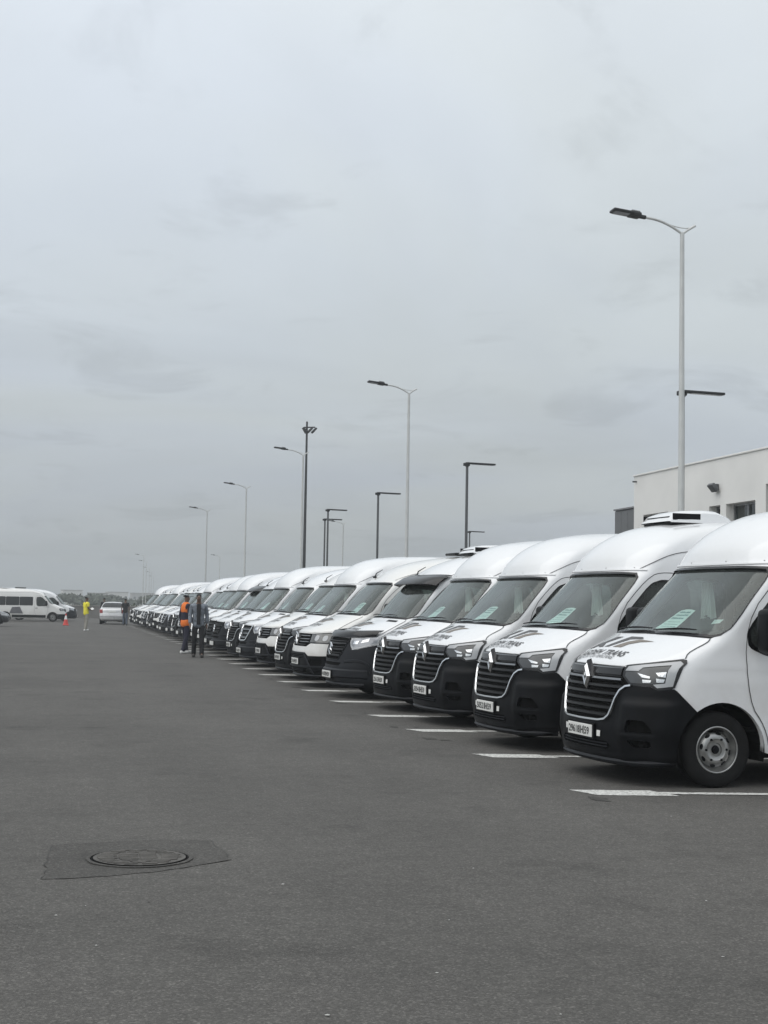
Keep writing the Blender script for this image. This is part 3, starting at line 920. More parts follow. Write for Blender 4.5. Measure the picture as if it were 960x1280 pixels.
    bar(mb, sh, dens([(-1.12, 2.058), (1.12, 2.058)], .06, False), .03, .014, .0); mb.build('windscreen_lip', WHITE, root, True, R(40))
    for a in (-.85, -.3, .3, .85):
        mb = MB(); mb.box(sh.P(a, 2.085, .002), (.008, .013, .009), 0, None, .002, 1); mb.build('lip_screw', STEEL, root)
    for s in (1, -1):
        mb = MB(); bar(mb, sh, side(sh, [(1.40, .62), (4.05, .62)], .1, False) if s > 0 else neg(side(sh, [(1.40, .62), (4.05, .62)], .1, False)), .14, .016, .0)
        mb.build('side_moulding', BLACKP, root, True, R(30))
    curtain(root, 1.62, .50, 1.90, .25, .36)
    side_glazing(sh, root, 2.40, 5.42, 1.20, 1.95, 3)
    bonnet_art(sh, root, .172, 1.0, 1.08, 1.37)
    return sh, root

def side_glazing(sh, root, x0, x1, z0, z1, n):
    w = (x1 - x0) / n
    for s in (1, -1):
        for i in range(n):
            a, b = x0 + i * w + .008, x0 + (i + 1) * w - .008
            p = side(sh, chaikin([(a, z0), (b, z0), (b, z1), (a, z1)], 2, True, .05), .1)
            panel('side_window', sh, p if s > 0 else neg(p), DARKG, root, .006, .01, step=.15)

# ---- van with the pentagonal barred grille and plain dark bumper
def make_sprinter(fancy):
    d = dict(xf=1.03, xr=4.69, ar=.43,
        ws=[(0, 1.40), (.6, 1.39), (1.0, 1.378), (1.10, 1.395), (1.165, 1.45), (1.15, 1.6), (1.09, 1.9), (1.06, 1.97), (.95, 2.02), (.6, 2.03), (0, 2.035)],
        win=[(1.42, 1.29), (1.60, 1.20), (2.28, 1.17), (2.32, 1.90), (1.98, 1.94), (1.82, 1.89), (1.42, 1.47)],
        door=[(1.40, .80), (1.48, .56), (1.55, .30), (2.42, .29), (2.44, 1.97), (2.02, 2.03), (1.80, 1.97), (1.37, 1.52)],
        hood=[(0, 1.052), (.52, 1.058), (1.0, 1.10), (1.02, 1.14), (.98, 1.24), (1.0, 1.34), (.97, 1.357), (.6, 1.367), (0, 1.375)],
        seam=[(1.02, 1.11), (.985, 1.24), (1.03, 1.33), (.98, 1.36)],
        cowl=[(0, 1.373), (.97, 1.358), (1.02, 1.378), (.6, 1.392), (0, 1.402)],
        handle=(2.28, 1.05), gutter=[(1.74, 2.07), (1.95, 2.16), (2.2, 2.22), (2.6, 2.25), (5.7, 2.25)],
        dash=(1.16, 1.43), mirror=(1.52, 1.42),
        wipers=[[(.1, 1.415), (.4, 1.425), (.75, 1.40)], [(-.6, 1.415), (-.3, 1.425), (.05, 1.405)]])
    sh, root = van_base('passenger_van', SPRINTER, 5.9, WHITE, d)
    xf, ar = d['xf'], d['ar']
    t0 = math.asin((.22 - .345) / ar)
    ac = [(xf - (ar + .004) * math.cos(t), .345 + (ar + .004) * math.sin(t)) for t in [t0 + (R(55) - t0) * i / 10 for i in range(11)]]
    G = [(.50, 1.03), (.50, .98), (.42, .80), (.33, .675), (.28, .655), (0, .65)]
    half = dens([(0, .22), (sh.ax(ac[0][0], .22), .22)], .08, False)[:-1] + [(sh.ax(x, z), z) for x, z in ac] + dens([(1.13, .80), (1.09, .93), (.75, .845), (.62, .83), (.54, .90), (.50, .98)], .05, False)[:-1] + dens(G[1:], .05, False)
    slot = dens([(-.36, .555), (.36, .555), (.42, .61), (-.42, .61)], .06)
    bp = panel('front_bumper', sh, sym(half), GREYP, root, .024, .04, [slot], step=.06)
    v, f, n = patch(sh, inset(slot, -.02), (), .003, 0); mesh_obj('bumper_recess', v, f, VOID, bp)
    mb = MB(); bar(mb, sh, dens([(-1.0, .43), (1.0, .43)], .06, False), .16, .035, .02)
    bar(mb, sh, dens([(-.95, .26), (.95, .26)], .06, False), .06, .03, .018)
    for s in (1, -1): bar(mb, sh, [(s * a, z) for a, z in dens(chaikin([(.50, .63), (.80, .66), (1.0, .60), (1.06, .46)], 2, False), .05, False)], .05, .02, .02)
    mb.build('bumper_trim', GREYP, bp, True, R(30))
    gr = panel('grille', sh, sym(dens(list(reversed(G)) + [(0, 1.04)], .05, False)), VOID, root, .004, .01)
    for z, A in ((.73, .34), (.83, .41), (.93, .455)):
        mb = MB(); bar(mb, sh, dens([(-A, z), (A, z)], .05, False), .045, .03, .006); mb.build('grille_bar', SATIN if fancy else BARM, gr, True, R(30))
        mb = MB(); bar(mb, sh, dens([(-A, z + .045), (A, z + .045)], .05, False), .02, .012, .006); mb.build('grille_mesh', BARM, gr, True, R(30))
    mb = MB(); pth = [(-a, z) for a, z in G] + list(reversed(G))[1:]
    bar(mb, sh, dens(pth, .03, False), .045 if fancy else .02, .03 if fancy else .014, .02); mb.build('grille_surround', CHROME if fancy else GREYP, gr, True, R(30))
    star_badge(root, sh.P(0, .83, .06), .10, 'star')
    outer = [(.53, .985), (.58, 1.035), (1.02, 1.09), (1.09, 1.08), (1.07, .945), (.76, .862), (.63, .85), (.55, .905)]
    for s in (1, -1):
        k = (lambda p: p) if s > 0 else neg
        h = panel('headlight', sh, k(dens(outer, .05)), LAMPG, root, .012, .03)
        panel('lamp_window', sh, k(dens(inset(dens(outer, .05), .022), .05)), mat('lamp_clear', (.25, .26, .28), .12, .3, coat=.8, var=.3, vscale=9), h, .0145, .002)
        mb = MB()
        for q in ([(.60, .93), (.70, .93), (.72, .99), (.62, .98)], [(.76, .95), (.90, .98), (.90, 1.03), (.78, 1.0)]):
            v, f, n = patch(sh, k(dens(q, .04)), (), .019, .004, step=.04); mb.add(v, f)
        mb.build('reflector', CHROME, h)
    plate(sh, root, .40, .075)
    antenna(root, sh, .25, 2.14)
    for s in (1, -1):      # dark slots at the back of the bonnet
        q = [(s * .48, 1.325), (s * .82, 1.315), (s * .80, 1.34), (s * .46, 1.35)]
        panel('bonnet_vent', sh, dens(q, .05), BLACKP, root, .009, .004)
    side_glazing(sh, root, 2.55, 5.7, 1.22, 1.92, 3)
    bonnet_art(sh, root, .30, 1.05, 1.07, 1.37)
    return sh, root

# ---- van with the level grille band between square lamps, white upper bumper
def make_crafter():
    d = dict(xf=1.02, xr=4.66, ar=.43,
        ws=[(0, 1.43), (.6, 1.42), (1.0, 1.408), (1.10, 1.425), (1.165, 1.48), (1.15, 1.63), (1.09, 1.92), (1.06, 1.99), (.95, 2.04), (.6, 2.05), (0, 2.055)],
        win=[(1.42, 1.30), (1.60, 1.22), (2.28, 1.20), (2.32, 1.92), (1.99, 1.96), (1.83, 1.91), (1.42, 1.49)],
        door=[(1.40, .80), (1.48, .56), (1.55, .30), (2.42, .29), (2.44, 1.99), (2.03, 2.05), (1.81, 1.99), (1.37, 1.54)],
        hood=[(0, 1.055), (.5, 1.055), (1.0, 1.085), (1.02, 1.14), (.98, 1.26), (1.0, 1.37), (.97, 1.386), (.6, 1.396), (0, 1.404)],
        seam=[(1.02, 1.10), (.985, 1.26), (1.03, 1.36), (.98, 1.39)],
        cowl=[(0, 1.402), (.97, 1.387), (1.02, 1.407), (.6, 1.421), (0, 1.432)],
        handle=(2.28, 1.06), gutter=[(1.75, 2.09), (1.96, 2.18), (2.2, 2.24), (2.6, 2.27), (5.7, 2.27)],
        dash=(1.17, 1.45), mirror=(1.52, 1.44),
        wipers=[[(.1, 1.445), (.4, 1.455), (.75, 1.43)], [(-.6, 1.445), (-.3, 1.455), (.05, 1.435)]])
    sh, root = van_base('passenger_van', CRAFTER, 5.9, IVORY, d)
    xf, ar = d['xf'], d['ar']
    t0 = math.asin((.22 - .345) / ar)
    ac = [(xf - (ar + .004) * math.cos(t), .345 + (ar + .004) * math.sin(t)) for t in [t0 + (R(38) - t0) * i / 8 for i in range(9)]]
    half = dens([(0, .22), (sh.ax(ac[0][0], .22), .22)], .08, False)[:-1] + [(sh.ax(x, z), z) for x, z in ac] + dens([(1.0, .605), (.55, .60), (.45, .665), (0, .665)], .05, False)
    i1 = dens([(-.40, .55), (.40, .55), (.42, .63), (-.42, .63)], .06); i2 = dens([(-.5, .29), (.5, .29), (.55, .37), (-.55, .37)], .06)
    i3 = dens([(.56, .42), (.92, .45), (.92, .55), (.62, .55)], .06)
    bp = panel('front_bumper', sh, sym(half), BLACKP, root, .024, .04, [i1, i2, i3, neg(i3)], step=.06)
    mb = MB()
    for q in (i1, i2, i3, neg(i3)):
        v, f, n = patch(sh, inset(q, -.02), (), .003, 0); mb.add(v, f)
    mb.build('bumper_recess', VOID, bp)
    mb = MB()
    for z in (.575, .605, .32, .345): bar(mb, sh, dens([(-.40, z), (.40, z)], .06, False), .014, .012, .008)
    for s in (1, -1): bar(mb, sh, [(s * a, z) for a, z in dens([(.45, .63), (.66, .36), (.72, .28)], .05, False)], .045, .02, .02)
    bar(mb, sh, dens([(-1.0, .40), (1.0, .40)], .06, False), .035, .03, .02); bar(mb, sh, dens([(-1.0, .25), (1.0, .25)], .06, False), .05, .03, .018)
    mb.build('bumper_trim', GREYP, bp, True, R(30))
    uh = [(0, .675), (.45, .675), (.56, .61), (1.08, .615), (1.12, .70), (1.10, .83), (.55, .83), (.45, .775), (0, .775)]
    panel('bumper_panel', sh, sym(dens(uh, .05, False)), IVORY, root, .022, .03, step=.06)
    gr = panel('grille', sh, sym(dens([(0, .785), (.44, .785), (.54, .84), (.50, 1.035), (0, 1.035)], .05, False)), VOID, root, .004, .01)
    for z, A in ((.82, .42), (.87, .50), (.925, .50), (.985, .49)):
        mb = MB(); bar(mb, sh, dens([(-A, z), (A, z)], .05, False), .022, .02, .006); mb.build('grille_bar', SATIN if z > .86 else BARM, gr, True, R(30))
    mb = MB(); c = sh.P(0, .91, .03); mb.lathe_y([(0, -.01), (.11, -.006), (.115, .02)], (0, 0, 0), 20)
    q = Vector((-1, 0, 0)).to_track_quat('-Y', 'Z').to_matrix().to_4x4(); q.translation = c
    mb.v = [tuple(q @ Vector(p)) for p in mb.v]; mb.build('badge_disc', GLOSSB, gr, True)
    star_badge(root, sh.P(0, .91, .05), .10, 'vw')
    outer = [(.52, .85), (.51, 1.03), (.95, 1.06), (1.05, 1.05), (1.08, .98), (1.06, .86), (1.0, .845)]
    for s in (1, -1):
        k = (lambda p: p) if s > 0 else neg
        h = panel('headlight', sh, k(dens(outer, .05)), GLOSSB, root, .012, .03)
        panel('lamp_window', sh, k(dens(inset(dens(outer, .05), .02), .05)), mat('lamp_smoke', (.12, .12, .115), .12, .3, coat=.8, var=.3, vscale=9), h, .0145, .002)
        mb = MB()
        for a in (.70, .90):
            v, f, n = patch(sh, k(dens(chaikin([(a - .055, .895), (a + .055, .895), (a + .055, 1.0), (a - .055, 1.0)], 2), .03)), (), .019, .004, step=.04); mb.add(v, f)
        mb.build('reflector', LAMPG, h)
    plate(sh, root, .49, .034)
    antenna(root, sh, .3, 2.16)
    side_glazing(sh, root, 2.55, 5.7, 1.26, 1.95, 3)
    for s in (1, -1):
        mb = MB(); bar(mb, sh, side(sh, [(1.55, .42), (4.16, .42)], .1, False) if s > 0 else neg(side(sh, [(1.55, .42), (4.16, .42)], .1, False)), .22, .016, .0)
        mb.build('side_moulding', BLACKP, root, True, R(30))
    bonnet_art(sh, root, .30, 1.0, 1.07, 1.40)
    return sh, root

# ------------------------------------------------------------------ ground
def ground_material(name='asphalt', k=1.0):
    m = bpy.data.materials.new(name); m.use_nodes = True
    nt = m.node_tree; b = nt.nodes['Principled BSDF']; L = nt.links
    tc = nt.nodes.new('ShaderNodeTexCoord')
    def noise_(scale, detail, rough=.6, vec=None):
        n = nt.nodes.new('ShaderNodeTexNoise'); n.inputs['Scale'].default_value = scale; n.inputs['Detail'].default_value = detail; n.inputs['Roughness'].default_value = rough
        L.new(vec or tc.outputs['Object'], n.inputs['Vector']); return n.outputs['Fac']
    def rng(s, a, b_, c, d):
        r = nt.nodes.new('ShaderNodeMapRange'); r.inputs[1].default_value = a; r.inputs[2].default_value = b_; r.inputs[3].default_value = c; r.inputs[4].default_value = d
        L.new(s, r.inputs[0]); return r.outputs[0]
    def mul(a, b_):
        q = nt.nodes.new('ShaderNodeMath'); q.operation = 'MULTIPLY'; L.new(a, q.inputs[0]); L.new(b_, q.inputs[1]); return q.outputs[0]
    mp = nt.nodes.new('ShaderNodeMapping'); mp.inputs['Scale'].default_value = (1.0, .12, 1); L.new(tc.outputs['Object'], mp.inputs[0])
    big = rng(noise_(.30, 5), .3, .7, .86, 1.14)
    lane = rng(noise_(.9, 4, .6, mp.outputs[0]), .3, .7, .93, 1.07)       # paver lanes and tyre wear along the drive
    mid = rng(noise_(5.0, 8, .72), .3, .7, .86, 1.14)
    fine = rng(noise_(70, 3, .7), .25, .75, .62, 1.38)
    # single stones of the aggregate
    vo = nt.nodes.new('ShaderNodeTexVoronoi'); vo.inputs['Scale'].default_value = 95; L.new(tc.outputs['Object'], vo.inputs['Vector'])
    sp = nt.nodes.new('ShaderNodeSeparateColor'); L.new(vo.outputs['Color'], sp.inputs[0])
    st = rng(sp.outputs[0], .72, 1.0, 1.0, 1.7)
    stain = rng(noise_(.85, 6, .62), .56, .72, 1.0, .66)          # oil and damp stains
    coarse = rng(noise_(22, 4, .7), .3, .7, .80, 1.20)
    spots = rng(noise_(6.5, 3, .55), .70, .78, 1.0, .70)
    pale = rng(noise_(1.4, 5, .7), .64, .78, 1.0, 1.14)          # dusty wear
    tot = mul(mul(mul(mul(big, lane), mul(mid, fine)), st), mul(mul(stain, spots), mul(pale, coarse)))
    sc = nt.nodes.new('ShaderNodeVectorMath'); sc.operation = 'SCALE'; sc.inputs[0].default_value = (.080 * k, .0765 * k, .071 * k)
    L.new(tot, sc.inputs['Scale']); L.new(sc.outputs[0], b.inputs['Base Color'])
    b.inputs['Roughness'].default_value = .88; b.inputs['Specular IOR Level'].default_value = .35
    bp = nt.nodes.new('ShaderNodeBump'); bp.inputs['Strength'].default_value = .45; bp.inputs['Distance'].default_value = .006
    L.new(noise_(110, 3, .7), bp.inputs['Height']); L.new(bp.outputs[0], b.inputs['Normal'])
    MATS[name] = m; return m
ASPH = ground_material()
def strip_grid(x0, x1, y0, y1, z, nx, ny):
    v = [(x0 + (x1 - x0) * i / nx, y0 + (y1 - y0) * j / ny, z) for j in range(ny + 1) for i in range(nx + 1)]
    f = [(j * (nx + 1) + i, j * (nx + 1) + i + 1, (j + 1) * (nx + 1) + i + 1, (j + 1) * (nx + 1) + i) for j in range(ny) for i in range(nx)]
    return v, f
EARTH = mat('dry_ground', (.16, .15, .12), .95, var=.25, vscale=.05, bump=.3, bscale=2)
v, f = strip_grid(-2500, 2500, -800, 4200, -.05, 4, 4)
tag(mesh_obj('ground', v, f, EARTH), kind='structure')
v, f = strip_grid(-70, 46, -30, 160, 0, 8, 12)
lot = tag(mesh_obj('parking_lot', v, f, ASPH), kind='structure')
# painted bay lines: a broad end and a thinner line running back under the vans
def paint_wear():
    m = mat('line_paint', (.60, .60, .57), .75, var=.10, vscale=6)
    nt = m.node_tree; b = nt.nodes['Principled BSDF']; L = nt.links
    tc = nt.nodes.new('ShaderNodeTexCoord'); n = nt.nodes.new('ShaderNodeTexNoise'); n.inputs['Scale'].default_value = 30; n.inputs['Detail'].default_value = 6; n.inputs['Roughness'].default_value = .75
    L.new(tc.outputs['Object'], n.inputs['Vector'])
    r = nt.nodes.new('ShaderNodeMapRange'); r.inputs[1].default_value = .46; r.inputs[2].default_value = .64; L.new(n.outputs['Fac'], r.inputs[0])
    mx = nt.nodes.new('ShaderNodeMix'); mx.data_type = 'RGBA'; mx.inputs['A'].default_value = (.66, .66, .63, 1); mx.inputs['B'].default_value = (.16, .157, .15, 1)
    q = nt.nodes.new('ShaderNodeMath'); q.operation = 'MULTIPLY'; q.inputs[1].default_value = .85; L.new(r.outputs[0], q.inputs[0])
    L.new(q.outputs[0], mx.inputs['Factor']); L.new(mx.outputs['Result'], b.inputs['Base Color'])
    return m
LINE = paint_wear()
LY = [11.98, 15.0, 18.05, 20.42, 23.4, 26.35, 29.25, 32.07, 34.9, 37.7, 40.7, 43.6, 46.5, 49.4, 52.3, 55.2, 58.1, 61.0, 63.9, 66.8, 69.7, 72.6, 75.5, 78.4, 81.3, 84.2, 87.1, 90.0, 92.9]
lsk = R(-9.5)
for i, y in enumerate(LY):
    ux, uy = math.cos(lsk), math.sin(lsk)
    w1, w2 = .11, .045
    x0 = 4.47
    rl_ = random.Random(i)
    pts = [(x0, y + .02), (x0 + .13, y - .35), (x0 + .84 , y - .35 - .71 * -uy / ux), (x0 + .71, y + .02 + .71 * uy / ux)]
    c0 = ((pts[2][0] + pts[3][0]) / 2 - .06, (pts[2][1] + pts[3][1]) / 2)
    w2 = .062; far = (c0[0] + 4.2 * ux, c0[1] + 4.2 * uy)
    thin = [(c0[0], c0[1] - w2), (far[0], far[1] - w2), (far[0], far[1] + w2), (c0[0], c0[1] + w2)]
    mb = MB()
    for q, zz in ((pts, .004), (thin, .006)):      # ragged edges of hand-laid paint
        e_ = [(a + rl_.uniform(-.008, .008), b + rl_.uniform(-.009, .009)) for a, b in dens(q, .05)]
        v, f = fill2d(e_, .5); mb.add([(a, b, zz) for a, b in v], f)
    mb.build('parking_line', LINE, lot)
# patched square round the manhole
PATCHM = ground_material('patch_asphalt', .78)
pc = [(-.023, 8.488), (.138, 8.503), (.32, 8.527), (.507, 8.576), (.675, 8.643), (.903, 8.796), (1.108, 8.961), (1.083, 9.313), (1.075, 9.723), (.729, 9.749), (.358, 9.713), (.022, 9.628), (-.01, 9.105)]
v, f = fill2d(dens(pc, .05), .15)
jit = lambda p: (p[0] + noise.noise((p[0] * 7, p[1] * 7, 1)) * .035, p[1] + noise.noise((p[0] * 7, p[1] * 7, 9)) * .04, .003)
mesh_obj('asphalt_patch', [jit(p) for p in v], f, PATCHM, lot)
mb = MB(); rj = random.Random(4); q = dens(pc[6:] + pc[:1], .03, False); vv = []      # tar bead along the cut
for i, (x, y) in enumerate(q):
    a, b = q[max(i - 1, 0)], q[min(i + 1, len(q) - 1)]; t = Vector((b[0] - a[0], b[1] - a[1])).normalized(); w = rj.uniform(.0, .004) * (.4 + .6 * abs(math.sin(i * .21)))
    j3 = jit((x, y)); vv += [(j3[0] - t.y * w, j3[1] + t.x * w, .005), (j3[0] + t.y * w, j3[1] - t.x * w, .005)]
mb.add(vv, [(2 * i, 2 * i + 1, 2 * i + 3, 2 * i + 2) for i in range(len(q) - 1)]); mb.build('tar_seam', mat('tar', (.035, .034, .032), .7, var=.2), lot)
# manhole: ring and ribbed cover
IRONM = mat('cast_iron', (.095, .09, .083), .8, .15, var=.35, vscale=10, bump=.5, bscale=80)
mc = (.555, 9.07)
root = tag(empty('manhole_cover', (mc[0], mc[1], .005)), 'round cast iron manhole cover in a dark square asphalt patch', 'manhole cover')
def ring_mesh(name, r0, r1, z0, z1, m, parent, n=48):
    mb = MB(); vv = []
    for k in range(n):
        t = 2 * math.pi * k / n; w = 1 + .03 * noise.noise((3 * math.cos(t), 3 * math.sin(t), 2))
        vv += [(r0 * math.cos(t), r0 * math.sin(t), z0), (r0 * math.cos(t), r0 * math.sin(t), z1), (r1 * w * math.cos(t), r1 * w * math.sin(t), z1), (r1 * w * math.cos(t), r1 * w * math.sin(t), z0)]
    ff = [(4 * k + a, 4 * ((k + 1) % n) + a, 4 * ((k + 1) % n) + (a + 1) % 4, 4 * k + (a + 1) % 4) for k in range(n) for a in range(4)]
    mb.add(vv, ff); return fix_normals(mb.build(name, m, parent))
ring_mesh('gap_ring', .285, .305, .0005, .002, VOID, root)
ring_mesh('frame', .305, .330, 0, .005, PATCHM, root)
mb = MB(); n = 48
mb.add([(.285 * math.cos(2 * math.pi * k / n), .285 * math.sin(2 * math.pi * k / n), .008) for k in range(n)] , [tuple(range(n))])
mb.build('cover_plate', IRONM, root)
for j in range(-6, 7):
    y = j * .04; h = math.sqrt(max(0, .262 ** 2 - y * y))
    if h < .06: continue
    mb = MB(); n_ = max(2, int(h / .055)); rb = random.Random(j)
    for i in range(n_):
        x0 = -h + 2 * h * i / n_; x1 = x0 + 2 * h / n_ - rb.uniform(.004, .03)
        mb.box(((x0 + x1) / 2, y + rb.uniform(-.003, .003), .0105), (x1 - x0, .021, .007 + rb.uniform(-.002, .003)), 0, None, .003, 1)
    mb.build('cover_rib', IRONM, root)
# oil stains near the bay fronts
OIL = ground_material('oil_stain', .62); ro = random.Random(21)
for k in range(30):
    y = ro.uniform(10.5, 44); x = 5.0 + ro.uniform(-.6, .6); s_ = ro.uniform(.04, .14)
    n_ = 18; q = [(x + s_ * math.cos(2 * math.pi * i / n_) * (.7 + .6 * noise.noise((math.cos(2 * math.pi * i / n_) * 1.5 + k, math.sin(2 * math.pi * i / n_) * 1.5, k))), y + s_ * 1.5 * math.sin(2 * math.pi * i / n_) * (.7 + .6 * noise.noise((math.cos(2 * math.pi * i / n_) * 1.5 + k, math.sin(2 * math.pi * i / n_) * 1.5, k))), .0035) for i in range(n_)]
    mesh_obj('oil_stain', q, [tuple(range(n_))], OIL, lot)
# specks of litter and grit
mb = MB(); rs = random.Random(3)
SP = [(4.22, 15.51), (4.21, 13.51), (4.41, 13.36), (2.54, 8.47), (2.59, 7.87), (4.9, 11.62), (4.71, 10.38), (3.55, 7.36), (3.06, 6.17), (1.99, 5.41), (1.67, 6.1), (.2, 7.71), (.05, 7.5), (.23, 6.83), (.53, 7.75), (1.08, 5.55), (2.02, 12.75), (1.31, 8.14)]
for k in range(26): SP.append((rs.uniform(-3, 5), rs.uniform(5.5, 30)))
for k, (x, y) in enumerate(SP):
    s = rs.uniform(.006, .014) if k < 18 else rs.uniform(.003, .008)
    t = rs.uniform(0, 3); el_ = rs.uniform(.3, .8)
    vv = [(x + s * math.cos(t + q) * (1 if i % 2 else el_), y + s * math.sin(t + q) * el_, .004 + rs.uniform(0, s * .12)) for i, q in enumerate((0, 1.2, 2.5, 3.9, 5.1))]
    vv.append((x, y, .006 + s * .18))
    mb.add(vv, [(i, (i + 1) % 5, 5) for i in range(5)], 0 if rs.random() < .7 else 1)
tag(mb.build('litter_specks', [mat('scrap_white', (.42, .42, .40), .8), mat('scrap_dark', (.03, .03, .028), .8)]), kind='stuff')

# ------------------------------------------------------------------ the row of vans
print('vans...')
shM, rM = make_master()
shS, rS = make_sprinter(False)
shF, rF = make_sprinter(True)
shC, rC = make_crafter()
SH = dict(M=shM, S=shS, F=shF, C=shC); PR = dict(M=rM, S=rS, F=rF, C=rC)
PZ = dict(M=(.46, .034), S=(.40, .075), F=(.40, .075), C=(.49, .034))
ROW = [  # kind, Y, X of the bumper, skew
('M', 12.90, 4.945, 4), ('M', 15.95, 4.93, 4), ('M', 19.07, 4.95, 4), ('M', 21.56, 4.93, 4), ('S', 24.50, 4.70, 4.5), ('C', 27.75, 4.64, 4), ('M', 30.55, 4.72, 3.5), ('C', 33.6, 4.72, 4),
('F', 36.5, 4.66, 4), ('M', 39.4, 4.70, 4), ('S', 42.6, 4.62, 5), ('S', 45.5, 4.72, 4), ('M', 48.4, 4.75, 3), ('M', 51.3, 4.8, 4), ('C', 54.1, 4.72, 4), ('F', 57.0, 4.78, 4), ('M', 59.9, 4.75, 3), ('S', 62.8, 4.8, 4), ('F', 65.7, 4.72, 4),
('F', 68.6, 4.8, 4), ('C', 71.5, 4.75, 4), ('S', 74.4, 4.8, 4), ('M', 77.3, 4.8, 4), ('F', 80.2, 4.75, 4), ('F', 83.1, 4.8, 4), ('C', 86.0, 4.72, 4), ('S', 88.9, 4.8, 4), ('M', 91.8, 4.8, 4), ('C', 94.7, 4.75, 4)]
ORD = ['nearest', 'second', 'third', 'fourth', 'fifth', 'sixth', 'seventh', 'eighth', 'ninth', 'tenth', 'eleventh', 'twelfth', 'thirteenth', 'fourteenth', 'fifteenth', 'sixteenth', 'seventeenth', 'eighteenth', 'nineteenth', 'twentieth', 'twenty-first', 'twenty-second', 'twenty-third', 'twenty-fourth', 'twenty-fifth', 'twenty-sixth', 'twenty-seventh', 'twenty-eighth', 'twenty-ninth']
LOOK = dict(M='white high-roof van with black U-shaped grille', S='white van with plain dark grey bumper and barred grille', F='white van with bright chrome grille surround and dark bumper', C='ivory van with white upper bumper and square lamps')
SPEC = {0: 'nearest white high-roof van, cut by the right edge, front wheel in full view', 1: 'second white high-roof van from the camera, white cooling unit on its roof', 4: 'fifth van from the camera, black sun visor over windscreen and black bonnet guard'}
PLT = ['29618', '50521', '50541', '25613', '41870', '33164', '50547', '33159', '41862', '50533']
# pale notice behind a windscreen
def notice_mesh(sh, a0, z0, w, h):
    def pp(u, t, off): return sh.P(a0 + u * w * (1 - .3 * t) - t * h * .45, z0 + t * h - .012 * (2 * u - 1) ** 2 * (t > .9), -.03 - off)
    mb = MB(); nu, nt_ = 8, 6
    v = [pp(i / nu, j / nt_, 0) for j in range(nt_ + 1) for i in range(nu + 1)]
    mb.add(v, [(j * (nu + 1) + i, j * (nu + 1) + i + 1, (j + 1) * (nu + 1) + i + 1, (j + 1) * (nu + 1) + i) for j in range(nt_) for i in range(nu)], 0)
    rr = random.Random(5)
    for j, t in enumerate((.80, .66, .50, .34, .22, .11)):
        u = .1 + .09 * rr.random()
        while u < .82:
            l = rr.uniform(.03, .14); hh = rr.uniform(.05, .08) if j in (0, 1, 2) else .022
            q = [pp(u, t, -.002), pp(u + l, t, -.002), pp(u + l, t + hh, -.002), pp(u, t + hh, -.002)]
            mb.add(q, [(0, 1, 2, 3)], 1); u += l + .018
    return mb
notices = {}
NV = [(-.27, 0, .32, .19), (-.20, .0, .33, .19), (-.24, 0, .34, .19), (-.16, -.005, .28, .18), None, (-.50, 0, .33, .2), (-.2, .01, .25, .15), (-.36, 0, .3, .17), (-.1, .02, .22, .16), (-.44, 0, .3, .2), None, (-.3, 0, .3, .18), (-.2, 0, .3, .15), (-.5, 0, .25, .18)]
used = set()
for i, (k, Y, X, sk) in enumerate(ROW):
    if k in used: root = copy_tree(PR[k])
    else: root = PR[k]; used.add(k)
    root.location = (X, Y, 0); root.rotation_euler = (0, 0, R(sk))
    if i not in SPEC:
        lab = f'{ORD[i]} van in the parked row from the camera, {LOOK[k].replace("white ", "white ", 1)}'
        SPEC[i] = ' '.join(lab.split()[:16])
    tag(root, SPEC[i], 'van', 'vans parked in a long row along the drive')
ROOTS = [o for o in COL.objects if o.parent is None and o.name.startswith('passenger_van')]
ROOTS.sort(key=lambda o: o.location.y)
for i, root in enumerate(ROOTS):
    k = ROW[i][0]; sh = SH[k]
    if i < len(PLT):
        pl = [c for c in root.children if c.name.startswith('licence_plate')][0]
        plate_text(root, pl, sh, *PZ[k], (PLT[i], '59'))
    # notice behind the glass
    if i < 14 and NV[i]:
        a_, dz_, w_, h_ = NV[i]
        o = notice_mesh(sh, a_, (1.445 if k == 'M' else 1.47) + dz_, w_, h_).build('paper_notice', [PAPER, INK], None, True)
        o.matrix_world = Matrix.Translation(root.location) @ Matrix.Rotation(root.rotation_euler.z, 4, 'Z')
        tag(o, f'pale printed sheet behind the windscreen of the {ORD[i]} van from the camera', 'notice', 'printed notices behind the windscreens')
    # front wheels left turned a little after parking
    st_ = R(random.Random(i * 7).uniform(-14, 14)) if i else 0
    for c in root.children:
        if c.name.startswith('wheel') and not c.name.startswith('wheel_h') and c.location.x < 2:
            c.rotation_euler = (0, 0, c.rotation_euler.z + st_)
# small card behind the nearest windscreen
v, f = [], []
for (a, z) in ((-.74, 1.505), (-.86, 1.515), (-.885, 1.55), (-.74, 1.545)): v.append(shM.P(a, z, -.035))
o = mesh_obj('windscreen_card', v, [(0, 1, 2, 3)], PAPER); o.matrix_world = Matrix.Translation(ROOTS[0].location) @ Matrix.Rotation(ROOTS[0].rotation_euler.z, 4, 'Z')
tag(o, 'small pale card behind the lower corner of the nearest windscreen', 'card')
ac_unit(ROOTS[1], 2.16, 2.655)
ac_unit(ROOTS[4], 2.5, 2.56)
